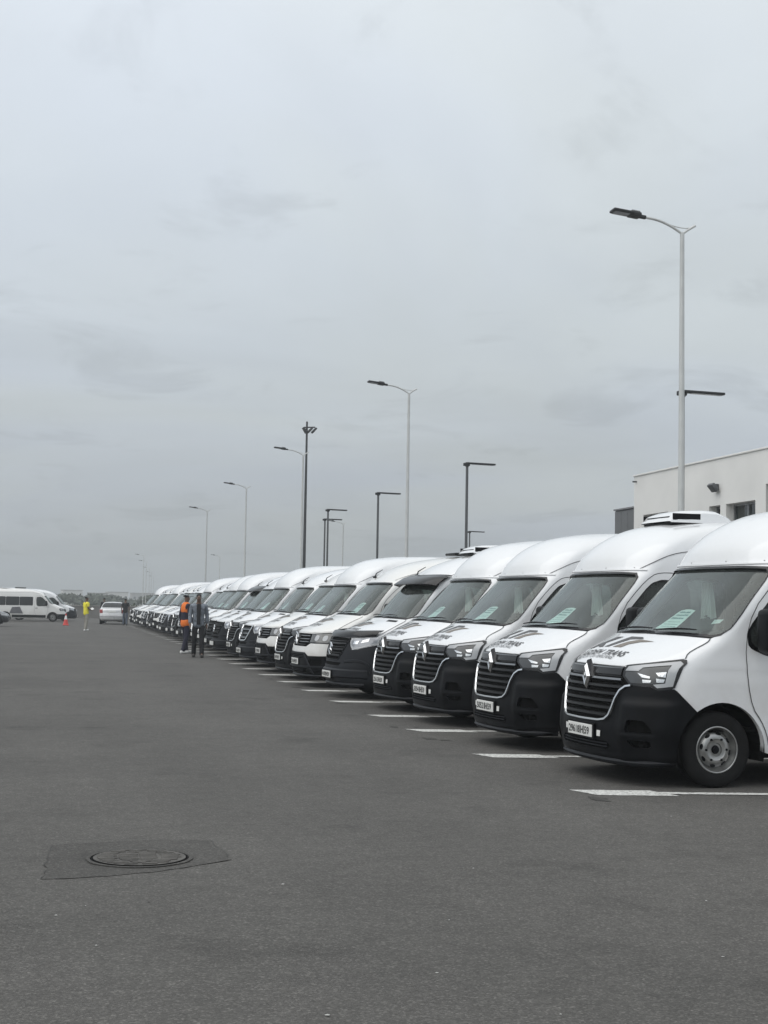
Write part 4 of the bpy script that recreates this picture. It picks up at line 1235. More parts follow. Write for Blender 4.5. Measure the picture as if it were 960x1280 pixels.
# roof hatch, visor and bonnet guard
def hatch(root, x, z):
    mb = MB(); mb.box((x, 0, z), (.85, .62, .05), 0, None, .02); return mb.build('roof_hatch', BLACKP, root)
hatch(ROOTS[5], 3.6, 2.67); hatch(ROOTS[10], 3.5, 2.67); hatch(ROOTS[14], 3.5, 2.67); hatch(ROOTS[17], 3.5, 2.67); hatch(ROOTS[20], 3.5, 2.67)
def visor(root, sh):
    mb = MB(); v, f = [], []
    for j, (z, off) in enumerate(((2.12, .008), (2.11, .06), (2.03, .10), (1.90, .135), (1.89, .12), (2.00, .08), (2.07, .03))):
        for i in range(25):
            a = -1.12 + 2.24 * i / 24; v.append(sh.P(a, z, off))
    for j in range(6):
        for i in range(24): f.append((j * 25 + i, j * 25 + i + 1, (j + 1) * 25 + i + 1, (j + 1) * 25 + i))
    mb.add(v, f); return fix_normals(mb.build('sun_visor', GLOSSB, root, True))
def guard(root, sh):
    mb = MB(); v, f = [], []
    for j, (z, off) in enumerate(((1.03, .035), (1.05, .06), (1.08, .075), (1.115, .05), (1.11, .04), (1.08, .05))):
        for i in range(25):
            a = -1.0 + 2.0 * i / 24; v.append(sh.P(a, z + .03 * (abs(a) ** 2), off))
    for j in range(5):
        for i in range(24): f.append((j * 25 + i, j * 25 + i + 1, (j + 1) * 25 + i + 1, (j + 1) * 25 + i))
    mb.add(v, f); return fix_normals(mb.build('bonnet_guard', GLOSSB, root, True))
visor(ROOTS[4], shS); guard(ROOTS[4], shS); visor(ROOTS[11], shS)

# ------------------------------------------------------------------ lamp posts
POLEW = mat('pale_galvanised', (.56, .57, .56), .45, .25, var=.08)
POLED = mat('dark_pole', (.10, .105, .11), .5, .2, var=.12)
POLEK = mat('black_pole', (.022, .023, .025), .5, var=.15)
LEDM = mat('led_panel', (.30, .31, .33), .25, var=.1)
CONC = mat('concrete', (.33, .32, .30), .9, var=.15, bump=.3, bscale=30)
def street_lamp(H=8.85):
    r = empty('street_lamp')
    mb = MB(); mb.tube([(0, 0, 0), (0, 0, 1.2), (0, 0, H)], [.075, .07, .042], 14); mb.build('pole', POLEW, r, True, R(60))
    mb = MB(); mb.box((0, 0, .015), (.4, .4, .03), 0, None, .008); mb.build('base_plate', POLEW, r)
    mb = MB(); mb.box((0, -.095, .9), (.012, .11, .34), 0, None, .004); mb.build('access_door', POLED, r)
    arm = chaikin([(0, 0), (-.22, .13), (-.50, .235), (-.80, .265)], 2, False)
    mb = MB(); mb.tube([(x, 0, H - .02 + z) for x, z in arm], .026, 8); mb.tube([(0, 0, H - .02), (.14, 0, H + .08), (.27, 0, H + .16)], .024, 8)
    q = chaikin([(-.30, .175), (-.15, .13), (.05, .11), (.22, .135)], 2, False); mb.tube([(x, 0, H - .02 + z) for x, z in q], .010, 6)
    mb.build('arm', POLEW, r, True, R(60))
    M = Matrix.Translation((-.80, 0, H + .245)) @ Matrix.Rotation(R(6), 4, 'Y')
    mb = MB(); mb.box((-.02, 0, 0), (.14, .07, .07), 0, M, .015); mb.box((-.19, 0, .01), (.24, .22, .10), 0, M, .03)
    mb.box((-.44, 0, .015), (.42, .27, .055), 0, M, .02)
    for k in range(5): mb.box((-.12 - .035 * k, 0, .065), (.012, .18, .03), 0, M)
    hd = mb.build('lamp_head', POLEK, r, True, R(35))
    mb = MB(); mb.box((-.46, 0, -.016), (.30, .20, .012), 0, M); mb.build('led_panel', LEDM, hd)
    return r
def bar_lamp(H=6.3):
    r = empty('slim_lamp_post')
    mb = MB(); mb.tube([(0, 0, 0), (0, 0, H)], [.055, .045], 10); mb.build('pole', POLED, r, True, R(60))
    mb = MB(); mb.box((0, 0, .015), (.25, .25, .03)); mb.build('base_plate', POLED, r)
    mb = MB(); mb.tube([(0, 0, H - .10), (0, 0, H + .04)], .062, 10); mb.box((-.02, 0, H - .03), (.22, .09, .10), 0, None, .02)
    mb.build('bracket', POLEK, r, True, R(40))
    M = Matrix.Translation((0, 0, H)) @ Matrix.Rotation(R(1.0), 4, 'Y')
    mb = MB(); mb.box((.47, 0, .015), (.98, .17, .055), 0, M, .015); hd = mb.build('lamp_head', POLEK, r, True, R(40))
    mb = MB(); mb.box((.55, 0, -.016), (.72, .12, .008), 0, M); mb.build('led_panel', LEDM, hd)
    return r
LP = [(11.5, 24.95), (11.5, 46.7), (11.5, 68.05), (11.5, 89.35), (11.5, 113.4), (25.0, 125.5), (25.0, 225.0)]
LL = ['tall pale lamp post nearest the camera, rising behind the second van', 'tall pale lamp post behind the fifth and sixth vans', 'pale lamp post just left of the black floodlight mast', 'fourth pale lamp post along the van row, left of the floodlight mast', 'fifth and smallest pale lamp post standing directly behind the van row',
      'small faint pale lamp post far off, right of the twin dark posts', 'tiny pale lamp post far beyond the fifth lamp of the row']
p0 = street_lamp()
for i, (x, y) in enumerate(LP):
    o = p0 if i == 0 else copy_tree(p0)
    o.location = (x, y, 0); tag(o, LL[i], 'lamp post', 'pale street lamps')
for i, (dist, u, n) in enumerate(((232, 181, 'leftmost and highest'), (266, 184.5, 'second'), (318, 188.5, 'third'), (362, 191, 'fourth'), (425, 194, 'farthest and lowest'))):
    t = math.atan((u - 480) / 1775) + R(12.9)
    o = copy_tree(p0); o.location = (dist * math.sin(t), dist * math.cos(t), 0)
    tag(o, f'{n} of the five hazy lamps trailing off beyond the end of the row', 'lamp post', 'pale street lamps')
BPS = [(13.0, 28.15), (13.0, 44.65), (13.0, 57.9), (13.0, 69.2), (14.3, 77.0), (25.0, 85.1)]
BL = ['slim dark post whose flat lamp points right, behind the nearest pale lamp post', 'slim dark lamp post above the fourth van, flat lamp pointing right', 'slim dark lamp post left of the second pale lamp post', 'taller of the two close dark posts right of the floodlight mast', 'lower of the two close dark posts right of the floodlight mast', 'small far dark post showing low behind the post above the fourth van']
p1_ = bar_lamp()
for i, (x, y) in enumerate(BPS):
    o = p1_ if i == 0 else copy_tree(p1_)
    o.location = (x, y, 0); tag(o, BL[i], 'lamp post', 'slim dark lamp posts')
# floodlight mast
r = tag(empty('floodlight_mast', (18.2, 106.3, 0)), 'tall black mast with a cluster of floodlights at its top', 'mast')
mb = MB(); mb.tube([(0, 0, 0), (0, 0, 15.5)], [.14, .075], 12); mb.build('pole', POLEK, r, True, R(60))
mb = MB(); mb.tube([(-.25, 0, 15.05), (.62, 0, 15.10)], .05, 8); mb.build('crossbar', POLEK, r, True)
for x, ry in ((-.22, -32), (.30, 42), (.62, 42)):
    M = Matrix.Translation((x, 0, 14.92)) @ Matrix.Rotation(R(ry), 4, 'Y')
    mb = MB(); mb.box((0, 0, -.1), (.16, .5, .50), 0, M, .03); mb.build('floodlight', POLEK, r, True, R(40))
# loudspeaker-like box on the fourth pole
# ------------------------------------------------------------------ white service building behind the vans
WALLM = mat('white_render', (.78, .775, .75), .9, var=.05, vscale=.8, bump=.15, bscale=25)
REVEAL = mat('reveal_render', (.62, .61, .57), .9, var=.05)
ALU = mat('aluminium', (.35, .36, .37), .4, .7, var=.1)
PANE = mat('window_pane', (.012, .020, .018), .05, spec=.8)
def wall_with_openings(name, y0, y1, z1, opens, x, th, m, parent):
    """wall in the plane x = const, opened by rectangles (y0, y1, z0, z1); front face towards -x"""
    ys = sorted({y0, y1, *[o[0] for o in opens], *[o[1] for o in opens]}); zs = sorted({0, z1, *[o[2] for o in opens], *[o[3] for o in opens]})
    mb = MB()
    for i in range(len(ys) - 1):
        for j in range(len(zs) - 1):
            cy, cz = (ys[i] + ys[i + 1]) / 2, (zs[j] + zs[j + 1]) / 2
            if not any(o[0] < cy < o[1] and o[2] < cz < o[3] for o in opens):
                mb.add([(x, ys[i], zs[j]), (x, ys[i + 1], zs[j]), (x, ys[i + 1], zs[j + 1]), (x, ys[i], zs[j + 1])], [(0, 3, 2, 1)])
    for a, b, c, d in opens:
        mb.add([(x, a, c), (x, b, c), (x, b, d), (x, a, d), (x + th, a, c), (x + th, b, c), (x + th, b, d), (x + th, a, d)], [(0, 1, 5, 4), (1, 2, 6, 5), (2, 3, 7, 6), (3, 0, 4, 7)])
    return mb.build(name, m, parent)
r = tag(empty('white_building', (18, 28, 0)), 'plain white rendered building with flat roof behind the vans', 'building')
OP = [(40.0, 41.85, 3.4, 4.60), (34.45, 36.15, 3.4, 4.57), (36.5, 37.2, 3.4, 4.57), (31.9, 33.88, .2, 4.95), (24.5, 26.2, 3.4, 4.57), (20.0, 22.0, .2, 4.95)]
Y0b, Y1b, Zb = 14.0, 42.6, 5.88
o_ = [(a - 28, b - 28, c, d) for a, b, c, d in OP]
wall_with_openings('front_wall', Y0b - 28, Y1b - 28, Zb, o_, 0, .32, WALLM, r)
mb = MB(); X1 = 22
mb.add([(0, Y1b - 28, 0), (X1, Y1b - 28, 0), (X1, Y1b - 28, Zb), (0, Y1b - 28, Zb)], [(0, 3, 2, 1)]); mb.add([(0, Y0b - 28, 0), (X1, Y0b - 28, 0), (X1, Y0b - 28, Zb), (0, Y0b - 28, Zb)], [(0, 1, 2, 3)])
mb.add([(X1, Y0b - 28, 0), (X1, Y1b - 28, 0), (X1, Y1b - 28, Zb), (X1, Y0b - 28, Zb)], [(0, 1, 2, 3)]); mb.build('side_wall', WALLM, r)
mb = MB(); mb.box((X1 / 2 + .35, (Y0b + Y1b) / 2 - 28, Zb - .5), (X1 - .7, Y1b - Y0b - .7, .06)); mb.build('roof', CONC, r)
mb = MB(); mb.box((.14, (Y0b + Y1b) / 2 - 28, Zb + .02), (.36, Y1b - Y0b + .06, .05), 0, None, .01); mb.build('parapet_cap', WALLM, r)
for a, b, c, d in o_:
    w = MB(); t = .06
    for y in (a + t / 2, b - t / 2, (a + b) / 2): w.box((.26, y, (c + d) / 2), (.06, t - .004, d - c - .004))
    for z in (c + t / 2, d - t / 2): w.box((.262, (a + b) / 2, z), (.05, b - a - .006, t - .004))
    wo = w.build('window', ALU, r)
    mb = MB(); mb.box((.29, (a + b) / 2, (c + d) / 2), (.012, b - a - .05, d - c - .05)); mb.build('pane', PANE, wo)
mb = MB(); mb.box((-.05, 36.62 - 28, 5.10), (.10, .10, .14), 0, None, .02)
M = Matrix.Translation((-.16, 36.62 - 28, 5.06)) @ Matrix.Rotation(R(-40), 4, 'Y'); mb.box((0, 0, 0), (.12, .34, .26), 0, M, .03); mb.build('wall_floodlight', POLED, r, True, R(40))
mb = MB(); mb.box((-.06, 42.4 - 28, 5.70), (.16, .05, .05), 0, None, .01); mb.build('wall_camera', POLED, r)
CLAD = mat('grey_cladding', (.135, .14, .145), .6, var=.08, vscale=1.5)
r = tag(empty('grey_annex', (18.3, 43.78, 0)), 'low flat grey clad block at the left end of the white building', 'building')
mb = MB(); mb.box((5, 0, 2.46), (10, 2.3, 4.92), 0, None, .02); mb.build('wall', CLAD, r)
for k in range(4):
    mb = MB(); mb.box((-.006, -.84 + .56 * k, 2.45), (.03, .54, 4.84), 0, None, .006); mb.build('cladding_panel', CLAD, r)
mb = MB(); mb.box((5, 0, 4.95), (10.1, 2.34, .05)); mb.build('roof_edge', mat('edge_trim', (.2, .2, .21), .5, var=.1), r)

# ------------------------------------------------------------------ vans parked across the far left
crew = copy_tree(rC, skip=('bonnet_lettering', 'plate_lettering'))
crew.scale = (.92,) * 3; crew.location = (.72, 107.6, 0); crew.rotation_euler = (0, 0, R(180 - 2))
tag(crew, 'white van seen side on at the far left, grey emblem on its flank', 'van', 'vans parked across the far left')
DEC = mat('decal_grey', (.12, .12, .13), .5, var=.15)
for s in (1,):
    p = side(shC, [(3.3, .62), (4.35, .62), (4.15, 1.12), (3.55, 1.15)], .08)
    panel('flank_emblem', shC, p, DEC, crew, .02, .004)
for k, (x, y) in enumerate(((1.55, 113.5),)):
    o = copy_tree(rS if k == 0 else rC, skip=('bonnet_lettering', 'plate_lettering', 'sun_visor', 'bonnet_guard', 'air_conditioner'))
    o.location = (x, y, 0); o.rotation_euler = (0, 0, R(180 - 3)); o.scale = (.92,) * 3
    tag(o, ('van nose showing just past the side-on van at far left', 'farthest of the three van noses at far left')[k], 'van', 'vans parked across the far left')

# ------------------------------------------------------------------ cars
REAR = [(.22, .20, .72, .45, 2.6), (.30, .05, .80, .50, 2.8), (.45, .0, .84, .52, 2.8), (.60, .0, .86, .50, 2.8), (.72, .03, .865, .48, 2.8), (.88, .05, .86, .45, 2.8), (.96, .10, .85, .42, 2.6), (.985, .20, .83, .40, 2.5), (1.0, .50, .81, .30, 2.5), (1.06, .66, .78, .28, 2.5), (1.25, .98, .68, .28, 2.5), (1.36, 1.22, .60, .32, 2.4), (1.405, 1.5, .46, .40, 2.2), (1.42, 1.8, .2, .4, 2.0), (1.425, 1.95, .02, .3, 2.0)]
NOSE = [(.22, .20, .72, .5, 2.4), (.30, .05, .80, .55, 2.5), (.45, .0, .84, .60, 2.5), (.60, .02, .86, .62, 2.5), (.70, .08, .865, .62, 2.5), (.78, .18, .86, .6, 2.5), (.86, .45, .85, .55, 2.5), (.94, .85, .83, .5, 2.5), (1.0, 1.12, .81, .35, 2.5), (1.06, 1.22, .78, .30, 2.5), (1.25, 1.55, .68, .28, 2.5), (1.36, 1.82, .60, .32, 2.4), (1.405, 2.05, .46, .40, 2.2), (1.42, 2.3, .2, .3, 2.0), (1.425, 2.45, .02, .2, 2.0)]
def half_car(tab, L, paint, root, xc, glass, name, flip):
    """one end of a car, from the middle plane at x = L; returns the shell"""
    sh = Shell(tab, L); ar = .36
    zb = .24; t0 = math.asin((zb - .30) / ar)
    arc = [(xc - ar * math.cos(t), .30 + ar * math.sin(t)) for t in [t0 + (math.pi - 2 * t0) * i / 20 for i in range(21)]]
    half = dens([(0, zb), (sh.ax(arc[0][0], zb), zb)], .1, False)[:-1] + [(sh.ax(x, z), z) for x, z in arc]
    zs = [.28 + .06 * i for i in range(18)] + [1.33, 1.36, 1.38, 1.395, 1.405, 1.412, 1.417, 1.421]
    half += [(sh.ax(L, z), z) for z in [zb] + zs + [sh.z1]] + [(sh.ax(L, sh.z1) * (1 - i / 8), sh.z1) for i in range(1, 8)] + [(0, sh.z1)]
    out = half + [(-a, z) for a, z in reversed(half[1:-1])]
    v, f, n = patch(sh, out, [], 0, .03, None, zs, .09)
    def put(o):
        if flip:
            o.matrix_parent_inverse = Matrix.Identity(4); o.rotation_euler = (0, 0, math.pi); o.location = (flip, 0, 0)
        return o
    put(mesh_obj(name, v, f, paint, root, normals=n))
    put(panel('windscreen' if flip else 'rear_window', sh, sym(dens(glass, .06, False)), DARKG, root, .006, .01))
    return sh, put
def make_car(name, paint, boxy=False):
    root = empty(name)
    Lr, Ln = 2.2, 2.3
    s1, put1 = half_car(REAR, Lr, paint, root, .95, [(0, 1.055), (.9, 1.05), (1.02, 1.09), (1.0, 1.26), (.9, 1.345), (0, 1.36)], 'rear_body', 0)
    tot = Lr + Ln + .001
    s2, put2 = half_car(NOSE, Ln, paint, root, .78, [(0, 1.06), (.9, 1.055), (1.02, 1.09), (1.0, 1.26), (.9, 1.345), (0, 1.36)], 'front_body', tot)
    for s in (1, -1):
        k = (lambda p: p) if s > 0 else neg
        put1(panel('side_window', s1, k(side(s1, chaikin([(1.25, 1.04), (2.15, 1.04), (2.15, 1.34), (1.55, 1.32)], 2), .08)), DARKG, root, .006, .01))
        put2(panel('side_window', s2, k(side(s2, chaikin([(1.5, 1.04), (2.25, 1.04), (2.25, 1.34), (1.95, 1.32)], 2), .08)), DARKG, root, .006, .01))
        put1(panel('tail_light', s1, k(dens([(.68, .70), (.70, .93), (1.12, .93), (1.10, .72)], .06)), REDL, root, .01, .02))
        put2(panel('headlight', s2, k(dens([(.62, .62), (.64, .72), (1.12, .78), (1.12, .66)], .06)), LAMPG, root, .01, .02))
        for xx in (.95, tot - .78):
            w = link(bpy.data.objects.new('wheel', bpy.data.meshes['tyre']), root); w.location = (xx, s * .76, .31); w.scale = (.9, .85, .9); w.rotation_euler = (0, 0, 0 if s < 0 else math.pi)
            link(bpy.data.objects.new('rim', bpy.data.meshes['rim']), w)
            mb = MB(); mb.box((xx, s * .52, .42), (.76, .3, .5)); mb.build('wheel_housing', VOID, root)
    mb = MB(); bar(mb, s1, dens([(-1.05, .53), (1.05, .53)], .08, False), .12, .03, .0); put1(mb.build('rear_bumper', mat('bumper_silver', (.62, .62, .63), .4, .2, var=.1), root, True, R(40)))
    mb = MB(); bar(mb, s2, dens([(-.5, .58), (.5, .58)], .08, False), .14, .02, .0); put2(mb.build('grille', GLOSSB, root, True, R(40)))
    c = s1.P(0, .80, .02); mb = MB(); mb.box(c, (.02, .5, .12), 0, None, .004); put1(mb.build('licence_plate', PLATE, root))
    mb = MB(); mb.box((tot / 2, 0, .30), (tot - .8, 1.3, .2)); mb.build('underbody', VOID, root)
    return root
SILVER = mat('silver_paint', (.70, .70, .70), .3, .2, coat=.6, var=.05)
CHAR = mat('charcoal_paint', (.06, .06, .065), .25, .5, coat=.8, var=.1)
car = make_car('parked_car', SILVER)
car.scale = (1, 1, 1.08); car.location = (3.70, 98.0, 0); car.rotation_euler = (0, 0, R(86))
tag(car, 'silver saloon car seen from behind near the end of the van row', 'car', 'parked saloon cars')
car2 = make_car('parked_car', CHAR)
car2.location = (-7.1, 85.5, 0); car2.rotation_euler = (0, 0, R(2))
tag(car2, 'dark car whose nose shows at the left edge of the picture', 'car', 'parked saloon cars')

# ------------------------------------------------------------------ traffic cone
r = tag(empty('traffic_cone', (.62, 92.5, 0)), 'red and white traffic cone in front of the side-on van', 'cone')
mb = MB(); n = 16
for k, (z0, z1, mi) in enumerate(((.05, .38, 0), (.38, .62, 1), (.62, .75, 0))):
    ra = lambda z: .17 - .15 * (z - .05) / .7
    vv = [(ra(z) * math.cos(2 * math.pi * i / n), ra(z) * math.sin(2 * math.pi * i / n), z) for z in (z0, z1) for i in range(n)]
    q = MB(); q.add(vv, [(i, (i + 1) % n, n + (i + 1) % n, n + i) for i in range(n)])
    q.build(('cone_body', 'white_band', 'cone_tip')[k], (mat('cone_red', (.62, .06, .05), .5, var=.1), mat('cone_white', (.78, .78, .76), .5, var=.05))[mi], r, True)
mb.box((0, 0, .025), (.38, .38, .05), 0, None, .015); mb.build('cone_base', MATS['cone_red'], r)

# ------------------------------------------------------------------ people
def skin_mesh(name, verts, edges, rad, m, parent, sub=2, root_i=0):
    me = bpy.data.meshes.new(name); me.from_pydata(verts, edges, [])
    o = bpy.data.objects.new(name, me); COL.objects.link(o)
    o.modifiers.new('skin', 'SKIN'); sb = o.modifiers.new('sub', 'SUBSURF'); sb.levels = sub; sb.render_levels = sub
    for i, sv in enumerate(me.skin_vertices[0].data):
        rr = rad[i]; sv.radius = rr if isinstance(rr, tuple) else (rr, rr); sv.use_root = (i == root_i)
    dg = bpy.context.evaluated_depsgraph_get(); dg.update()
    nm = bpy.data.meshes.new_from_object(o.evaluated_get(dg))
    bpy.data.objects.remove(o)
    nm.materials.clear(); nm.materials.append(m); nm.name = name
    nm.polygons.foreach_set('use_smooth', [True] * len(nm.polygons))
    return link(bpy.data.objects.new(name, nm), parent)
SKIN = mat('skin', (.13, .075, .05), .6, var=.1, vscale=8)
HAIR = mat('hair', (.010, .009, .008), .8)
def person(loc, rz, label, top, legs, shoes, stride=0.0, arms='down', H=1.80, inner=None, vest=False, cap=None, sleeves='long', group='men in the drive'):
    """facing -y in local space; stride swings the legs"""
    r = tag(empty('person', loc, rz), label, 'person', group)
    k = H / 1.80
    hip, sho = .93, 1.485
    st = stride
    def S(v): return [tuple(q * k for q in p) for p in v]
    # legs: left (+x) forward (towards -y) by stride
    L = {}
    for s in (1, -1):
        fw = -st * s
        L[s] = [(s * .09, 0, hip - .02), (s * .105, fw * .45 - .02, .50), (s * .11, fw + (.05 if fw > 0 else 0), .095)]
    A = {}
    for s in (1, -1):
        fw = st * s * .7
        if arms == 'down': A[s] = [(s * .19, 0, sho - .03), (s * .245, .03 + fw * .3, 1.17), (s * .24, -.05 + fw, .93)]
        elif arms == 'hold' : A[s] = [(s * .19, 0, sho - .03), (s * .25, .02, 1.19), (s * .13, -.25, 1.13)]
        elif arms == 'pocket': A[s] = [(s * .19, 0, sho - .03), (s * .30, .09, 1.20), (s * .20, -.02, .98)]
    # body: one continuous skin
    v = [(0, 0, hip), (0, .01, 1.12), (0, 0, 1.33), (0, .01, sho), (0, -.005, 1.555), (0, -.022, 1.622), (0, -.025, 1.70), (0, -.015, 1.765)]
    rad = [(.12, .085), (.115, .085), (.14, .095), (.115, .075), .055, (.070, .084), (.080, .097), (.060, .075)]
    e = [(0, 1), (1, 2), (2, 3), (3, 4), (4, 5), (5, 6), (6, 7)]
    for s in (1, -1):
        b = len(v); v += L[s]; rad += [.085, .058, .042]; e += [(0, b), (b, b + 1), (b + 1, b + 2)]
        f_ = L[s][2]; v.append((f_[0] * 1.05, f_[1] - .14, .04)); rad.append((.04, .03)); e.append((b + 2, b + 3))
        b = len(v); v += A[s]; rad += [.058, .043, .030]; e += [(3, b), (b, b + 1), (b + 1, b + 2)]
        h = Vector(A[s][2]); d = (h - Vector(A[s][1])).normalized(); v.append(tuple(h + d * .07)); rad.append((.022, .040)); e.append((b + 2, b + 3)); pb = b + 3
        palm = Vector(v[-1])
        side_ = d.cross(Vector((s, 0, 0))).normalized()
        for q in range(4):      # fingers and thumb
            o_ = side_ * (.028 - .018 * q); v.append(tuple(palm + o_ + d * (.075 - .008 * abs(q - 1.4)))); rad.append(.0085); e.append((pb, len(v) - 1))
        v.append(tuple(palm + side_ * .05 + d * .01)); rad.append(.0095); e.append((pb, len(v) - 1))
    v.append((0, -.118, 1.685)); rad.append(.014); e.append((6, len(v) - 1))      # nose
    skin_mesh('body', S(v), e, [tuple(q * k for q in t) if isinstance(t, tuple) else t * k for t in rad], SKIN, r, 1)
    for s in (1, -1):
        mb = MB(); mb.box((s * .082 * k, -.005 * k, 1.69 * k), (.02 * k, .04 * k, .06 * k), 0, None, .008); mb.build('ear', SKIN, r, True)
        mb = MB(); mb.box((s * .032 * k, -.115 * k, 1.712 * k), (.022 * k, .01 * k, .012 * k), 0, None, .003, 1); mb.build('eye', HAIR, r, True)
    mb = MB(); mb.box((0, -.116 * k, 1.648 * k), (.042 * k, .01 * k, .009 * k), 0, None, .003, 1); mb.build('mouth', mat('lip', (.10, .04, .035), .6), r, True)
    # trousers
    v = [(0, .005, hip + .20), (0, 0, hip - .02)]; rad = [(.135, .10), (.160, .122)]; e = [(0, 1)]
    for s in (1, -1):
        b = len(v); v += [L[s][0], L[s][1], (L[s][2][0], L[s][2][1], .03)]; rad += [.102, .078, .070]; e += [(1, b), (b, b + 1), (b + 1, b + 2)]
    skin_mesh('trousers', S(v), e, [tuple(q * k for q in t) if isinstance(t, tuple) else t * k for t in rad], legs, r, 2)
    # jacket or shirt
    v = [(0, 0, hip - .13), (0, .01, 1.12), (0, 0, 1.33), (0, .01, sho), (0, 0, 1.56)]; rad = [(.186, .142), (.176, .135), (.188, .135), (.155, .105), (.078, .075)]; e = [(0, 1), (1, 2), (2, 3), (3, 4)]
    for s in (1, -1):
        b = len(v); a = A[s]
        if sleeves == 'long': v += [a[0], a[1], tuple(Vector(a[1]).lerp(Vector(a[2]), .92))]; rad += [.078, .062, .048]; e += [(3, b), (b, b + 1), (b + 1, b + 2)]
        else: v += [a[0], tuple(Vector(a[0]).lerp(Vector(a[1]), .75))]; rad += [.078, .066]; e += [(3, b), (b, b + 1)]
    skin_mesh('jacket' if sleeves == 'long' else 'shirt', S(v), e, [tuple(q * k for q in t) if isinstance(t, tuple) else t * k for t in rad], top, r, 2)
    if inner is not None:       # dark shirt between the open fronts
        mb = MB(); vv = []
        for i, z in enumerate((.93, 1.1, 1.3, 1.46, 1.53)):
            hw = (.055, .05, .055, .06, .05)[i]; dd = (.158, .150, .150, .125, .095)[i]
            for x in (-1, -.5, 0, .5, 1): vv.append((x * hw * k, -(dd + .008 * (1 - x * x)) * k, z * k))
        mb.add(vv, [(5 * i + j, 5 * i + j + 1, 5 * i + j + 6, 5 * i + j + 5) for i in range(4) for j in range(4)]); mb.build('inner_shirt', inner, r, True)
    if vest:                    # orange bands of a work vest
        for z0, z1, nm in ((1.18, 1.60, 'vest_yoke'), (.78, 1.10, 'vest_hem')):
            v = [(0, 0, z0), (0, .005, (z0 + z1) / 2), (0, 0, z1)]; w = .225 if z1 > 1.2 else .205
            skin_mesh(nm, S(v), [(0, 1), (1, 2)], [((w - .005) * k, .155 * k), (w * k, .155 * k), ((.14 if z1 > 1.2 else w) * k, (.11 if z1 > 1.2 else .145) * k)], mat('orange_vest', (.82, .19, .025), .7, var=.08), r, 2)
    for s in (1, -1):
        x, y, z = L[s][2]; mb = MB(); mb.box((x * k * 1.03, (y - .06) * k, .045 * k), (.095 * k, .28 * k, .085 * k), 0, None, .03, 3); mb.build('shoe', shoes, r, True)
    v = [(0, .012, 1.715), (0, .0, 1.765), (0, -.005, 1.795)] if cap else [(0, .03, 1.70), (0, .012, 1.765), (0, .0, 1.792)]
    skin_mesh('cap' if cap else 'hair', S(v), [(0, 1), (1, 2)], [(.094 * k, .106 * k), (.092 * k, .106 * k), (.06 * k, .07 * k)] if cap else [(.082 * k, .088 * k), (.083 * k, .092 * k), (.06 * k, .07 * k)], cap or HAIR, r, 2)
    if cap:
        mb = MB(); mb.box((0, -.15 * k, 1.755 * k), (.14 * k, .13 * k, .014 * k), 0, None, .006); mb.build('cap_peak', cap, r, True)
    return r
DENIM = mat('denim', (.17, .19, .22), .9, var=.45, vscale=14)
NAVY = mat('navy_cloth', (.018, .018, .035), .9, var=.2)
BLACKC = mat('black_cloth', (.014, .014, .016), .9, var=.2)
YEL = mat('yellow_cloth', (.82, .74, .06), .85, var=.12, vscale=10)
GREYC = mat('grey_trousers', (.30, .285, .25), .9, var=.15)
JEANS = mat('jeans', (.10, .12, .16), .9, var=.2)
SHW = mat('white_shoe', (.72, .72, .70), .6); SHK = mat('dark_shoe', (.04, .037, .035), .6)
person((4.06, 41.75, 0), R(-4), 'man in open grey denim jacket and black trousers walking towards the camera', DENIM, BLACKC, SHK, .16, 'down', 1.84, BLACKC)
person((3.97, 44.9, 0), R(115), 'man in orange and navy work vest and cap walking beside the van row', NAVY, NAVY, SHW, .10, 'down', 1.83, vest=True, cap=BLACKC)
person((1.54, 76.4, 0), R(118), 'man in yellow top and grey trousers standing alone in the drive', YEL, GREYC, SHW, .04, 'hold', 1.78, sleeves='short')
person((4.45, 95.4, 0), R(175), 'man in black top and jeans standing behind the silver car', BLACKC, JEANS, SHK, .06, 'down', 1.76, sleeves='short')
person((3.35, 104.0, 0), R(200), 'man whose dark head and shoulders show over the silver car boot', BLACKC, JEANS, SHK, .0, 'down', 1.80)
# sheet of paper in the hand of the man in yellow
r = mesh_obj('paper_sheet', [(-.07, -.10, 0), (.07, -.10, .02), (.07, .10, .02), (-.07, .10, 0)], [(0, 1, 2, 3)], mat('sheet_white', (.8, .8, .78), .8)); r.location = (1.54 + .30, 76.4 - .2, 1.16); r.rotation_euler = (R(25), R(-20), .4)
tag(r, 'white sheet of paper held by the man in yellow', 'paper')

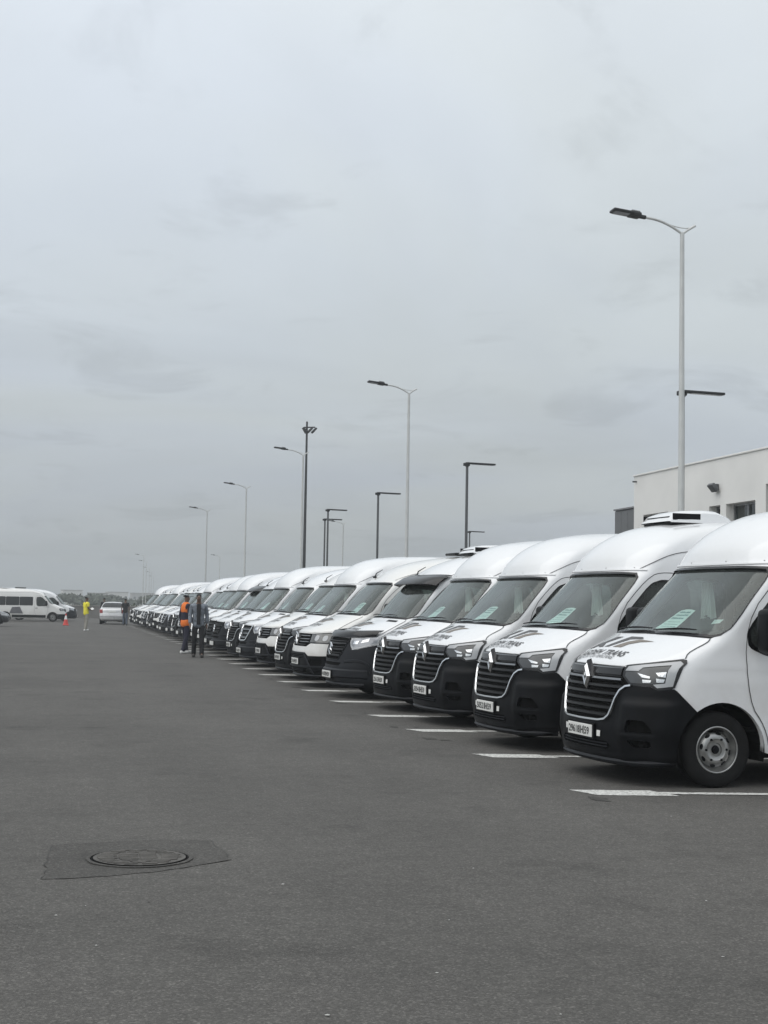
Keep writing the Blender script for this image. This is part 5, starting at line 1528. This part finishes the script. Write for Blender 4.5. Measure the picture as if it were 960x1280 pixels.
# ------------------------------------------------------------------ far edge of the lot
WALLG = mat('grey_block_wall', (.20, .19, .18), .9, var=.15, vscale=.6, bump=.3, bscale=8)
r = tag(empty('boundary_wall', (-10, 131, 0)), 'low grey wall along the far end of the lot', 'wall')
mb = MB(); mb.box((0, 0, .55), (120, .25, 1.1)); mb.build('wall_face', WALLG, r)
mb = MB(); mb.box((0, 0, 1.125), (120.1, .34, .06)); mb.build('coping', CONC, r)
LEAF = mat('hazed_leaf', (.075, .088, .065), .9, var=.3, vscale=.4)  # leaf colour lightened and greyed, with some of the distance haze painted in
TRUNK = mat('bark', (.09, .075, .06), .9, var=.2)
def leaf_blob(mb, c, rx, rz, n, rr, s):
    for _ in range(n):
        t, p_ = rr.uniform(0, 2 * math.pi), math.acos(rr.uniform(-1, 1)); q = rr.random() ** .4
        x, y, z = c[0] + rx * q * math.sin(p_) * math.cos(t), c[1] + rx * q * math.sin(p_) * math.sin(t), c[2] + rz * q * math.cos(p_)
        a = Vector((rr.uniform(-1, 1), rr.uniform(-1, 1), rr.uniform(-1, 1))).normalized(); b = a.orthogonal().normalized(); s_ = s * rr.uniform(.6, 1.4)
        P_ = Vector((x, y, z)); mb.add([P_ - a * s_, P_ + b * s_ * .6, P_ + a * s_, P_ - b * s_ * .6], [(0, 1, 2, 3)], 0)
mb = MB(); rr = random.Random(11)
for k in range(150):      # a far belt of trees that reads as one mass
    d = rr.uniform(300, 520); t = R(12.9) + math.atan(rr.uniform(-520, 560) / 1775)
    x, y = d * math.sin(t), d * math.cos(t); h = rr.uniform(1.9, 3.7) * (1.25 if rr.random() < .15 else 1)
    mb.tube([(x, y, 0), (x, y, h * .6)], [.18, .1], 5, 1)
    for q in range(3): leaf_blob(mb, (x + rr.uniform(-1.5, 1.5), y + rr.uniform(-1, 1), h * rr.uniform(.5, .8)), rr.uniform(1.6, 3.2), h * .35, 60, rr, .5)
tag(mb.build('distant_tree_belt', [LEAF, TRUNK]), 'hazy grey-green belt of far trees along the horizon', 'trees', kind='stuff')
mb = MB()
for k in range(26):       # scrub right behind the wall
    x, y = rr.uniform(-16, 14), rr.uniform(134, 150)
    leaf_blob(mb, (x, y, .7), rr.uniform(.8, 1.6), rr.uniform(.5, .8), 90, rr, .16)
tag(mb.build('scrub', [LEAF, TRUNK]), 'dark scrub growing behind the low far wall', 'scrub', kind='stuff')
FARW = mat('far_white', (.62, .62, .60), .9, var=.08, vscale=.2); FARG = mat('far_grey', (.36, .35, .34), .9, var=.08, vscale=.2)
HB = [(6.0, 600, 8, 5.6, FARW, 'small white house on the horizon behind the far left vans'), (15.5, 560, 7, 4.4, FARG, 'grey house on the horizon right of the man in yellow'), (26.0, 640, 9, 5.4, FARW, 'white house on the horizon just above the silver car'), (41, 700, 12, 5.5, FARG, 'grey house on the horizon right of the silver car')]
for x, y, w, h, m, lab in HB:
    r = tag(empty('far_house', (x, y, 0), R(8)), lab, 'house', 'far houses on the horizon')
    mb = MB(); mb.box((0, 0, h / 2), (w, 6, h)); mb.build('wall', m, r)
    mb = MB(); mb.box((0, 0, h + .1), (w + .4, 6.4, .2)); mb.build('roof', CONC, r)
    nw = int(w / 2.2)
    for i in range(nw):
        mb = MB(); mb.box((-w / 2 + (i + .5) * w / nw, -3.0, h * .58), (1.0, .12, 1.1)); mb.build('window', PANE, r)
# ------------------------------------------------------------------ hazy air
hz = MB(); hz.box((0, 900, 14), (2600, 2400, 32))
hm = bpy.data.materials.new('haze'); hm.use_nodes = True; hm.node_tree.nodes.clear()
ho = hm.node_tree.nodes.new('ShaderNodeOutputMaterial'); hv = hm.node_tree.nodes.new('ShaderNodeVolumePrincipled')
hv.inputs['Color'].default_value = (.86, .90, .92, 1); hv.inputs['Density'].default_value = .0010; hv.inputs['Anisotropy'].default_value = .2
hm.node_tree.links.new(hv.outputs[0], ho.inputs['Volume'])
tag(hz.build('haze', hm), kind='stuff')
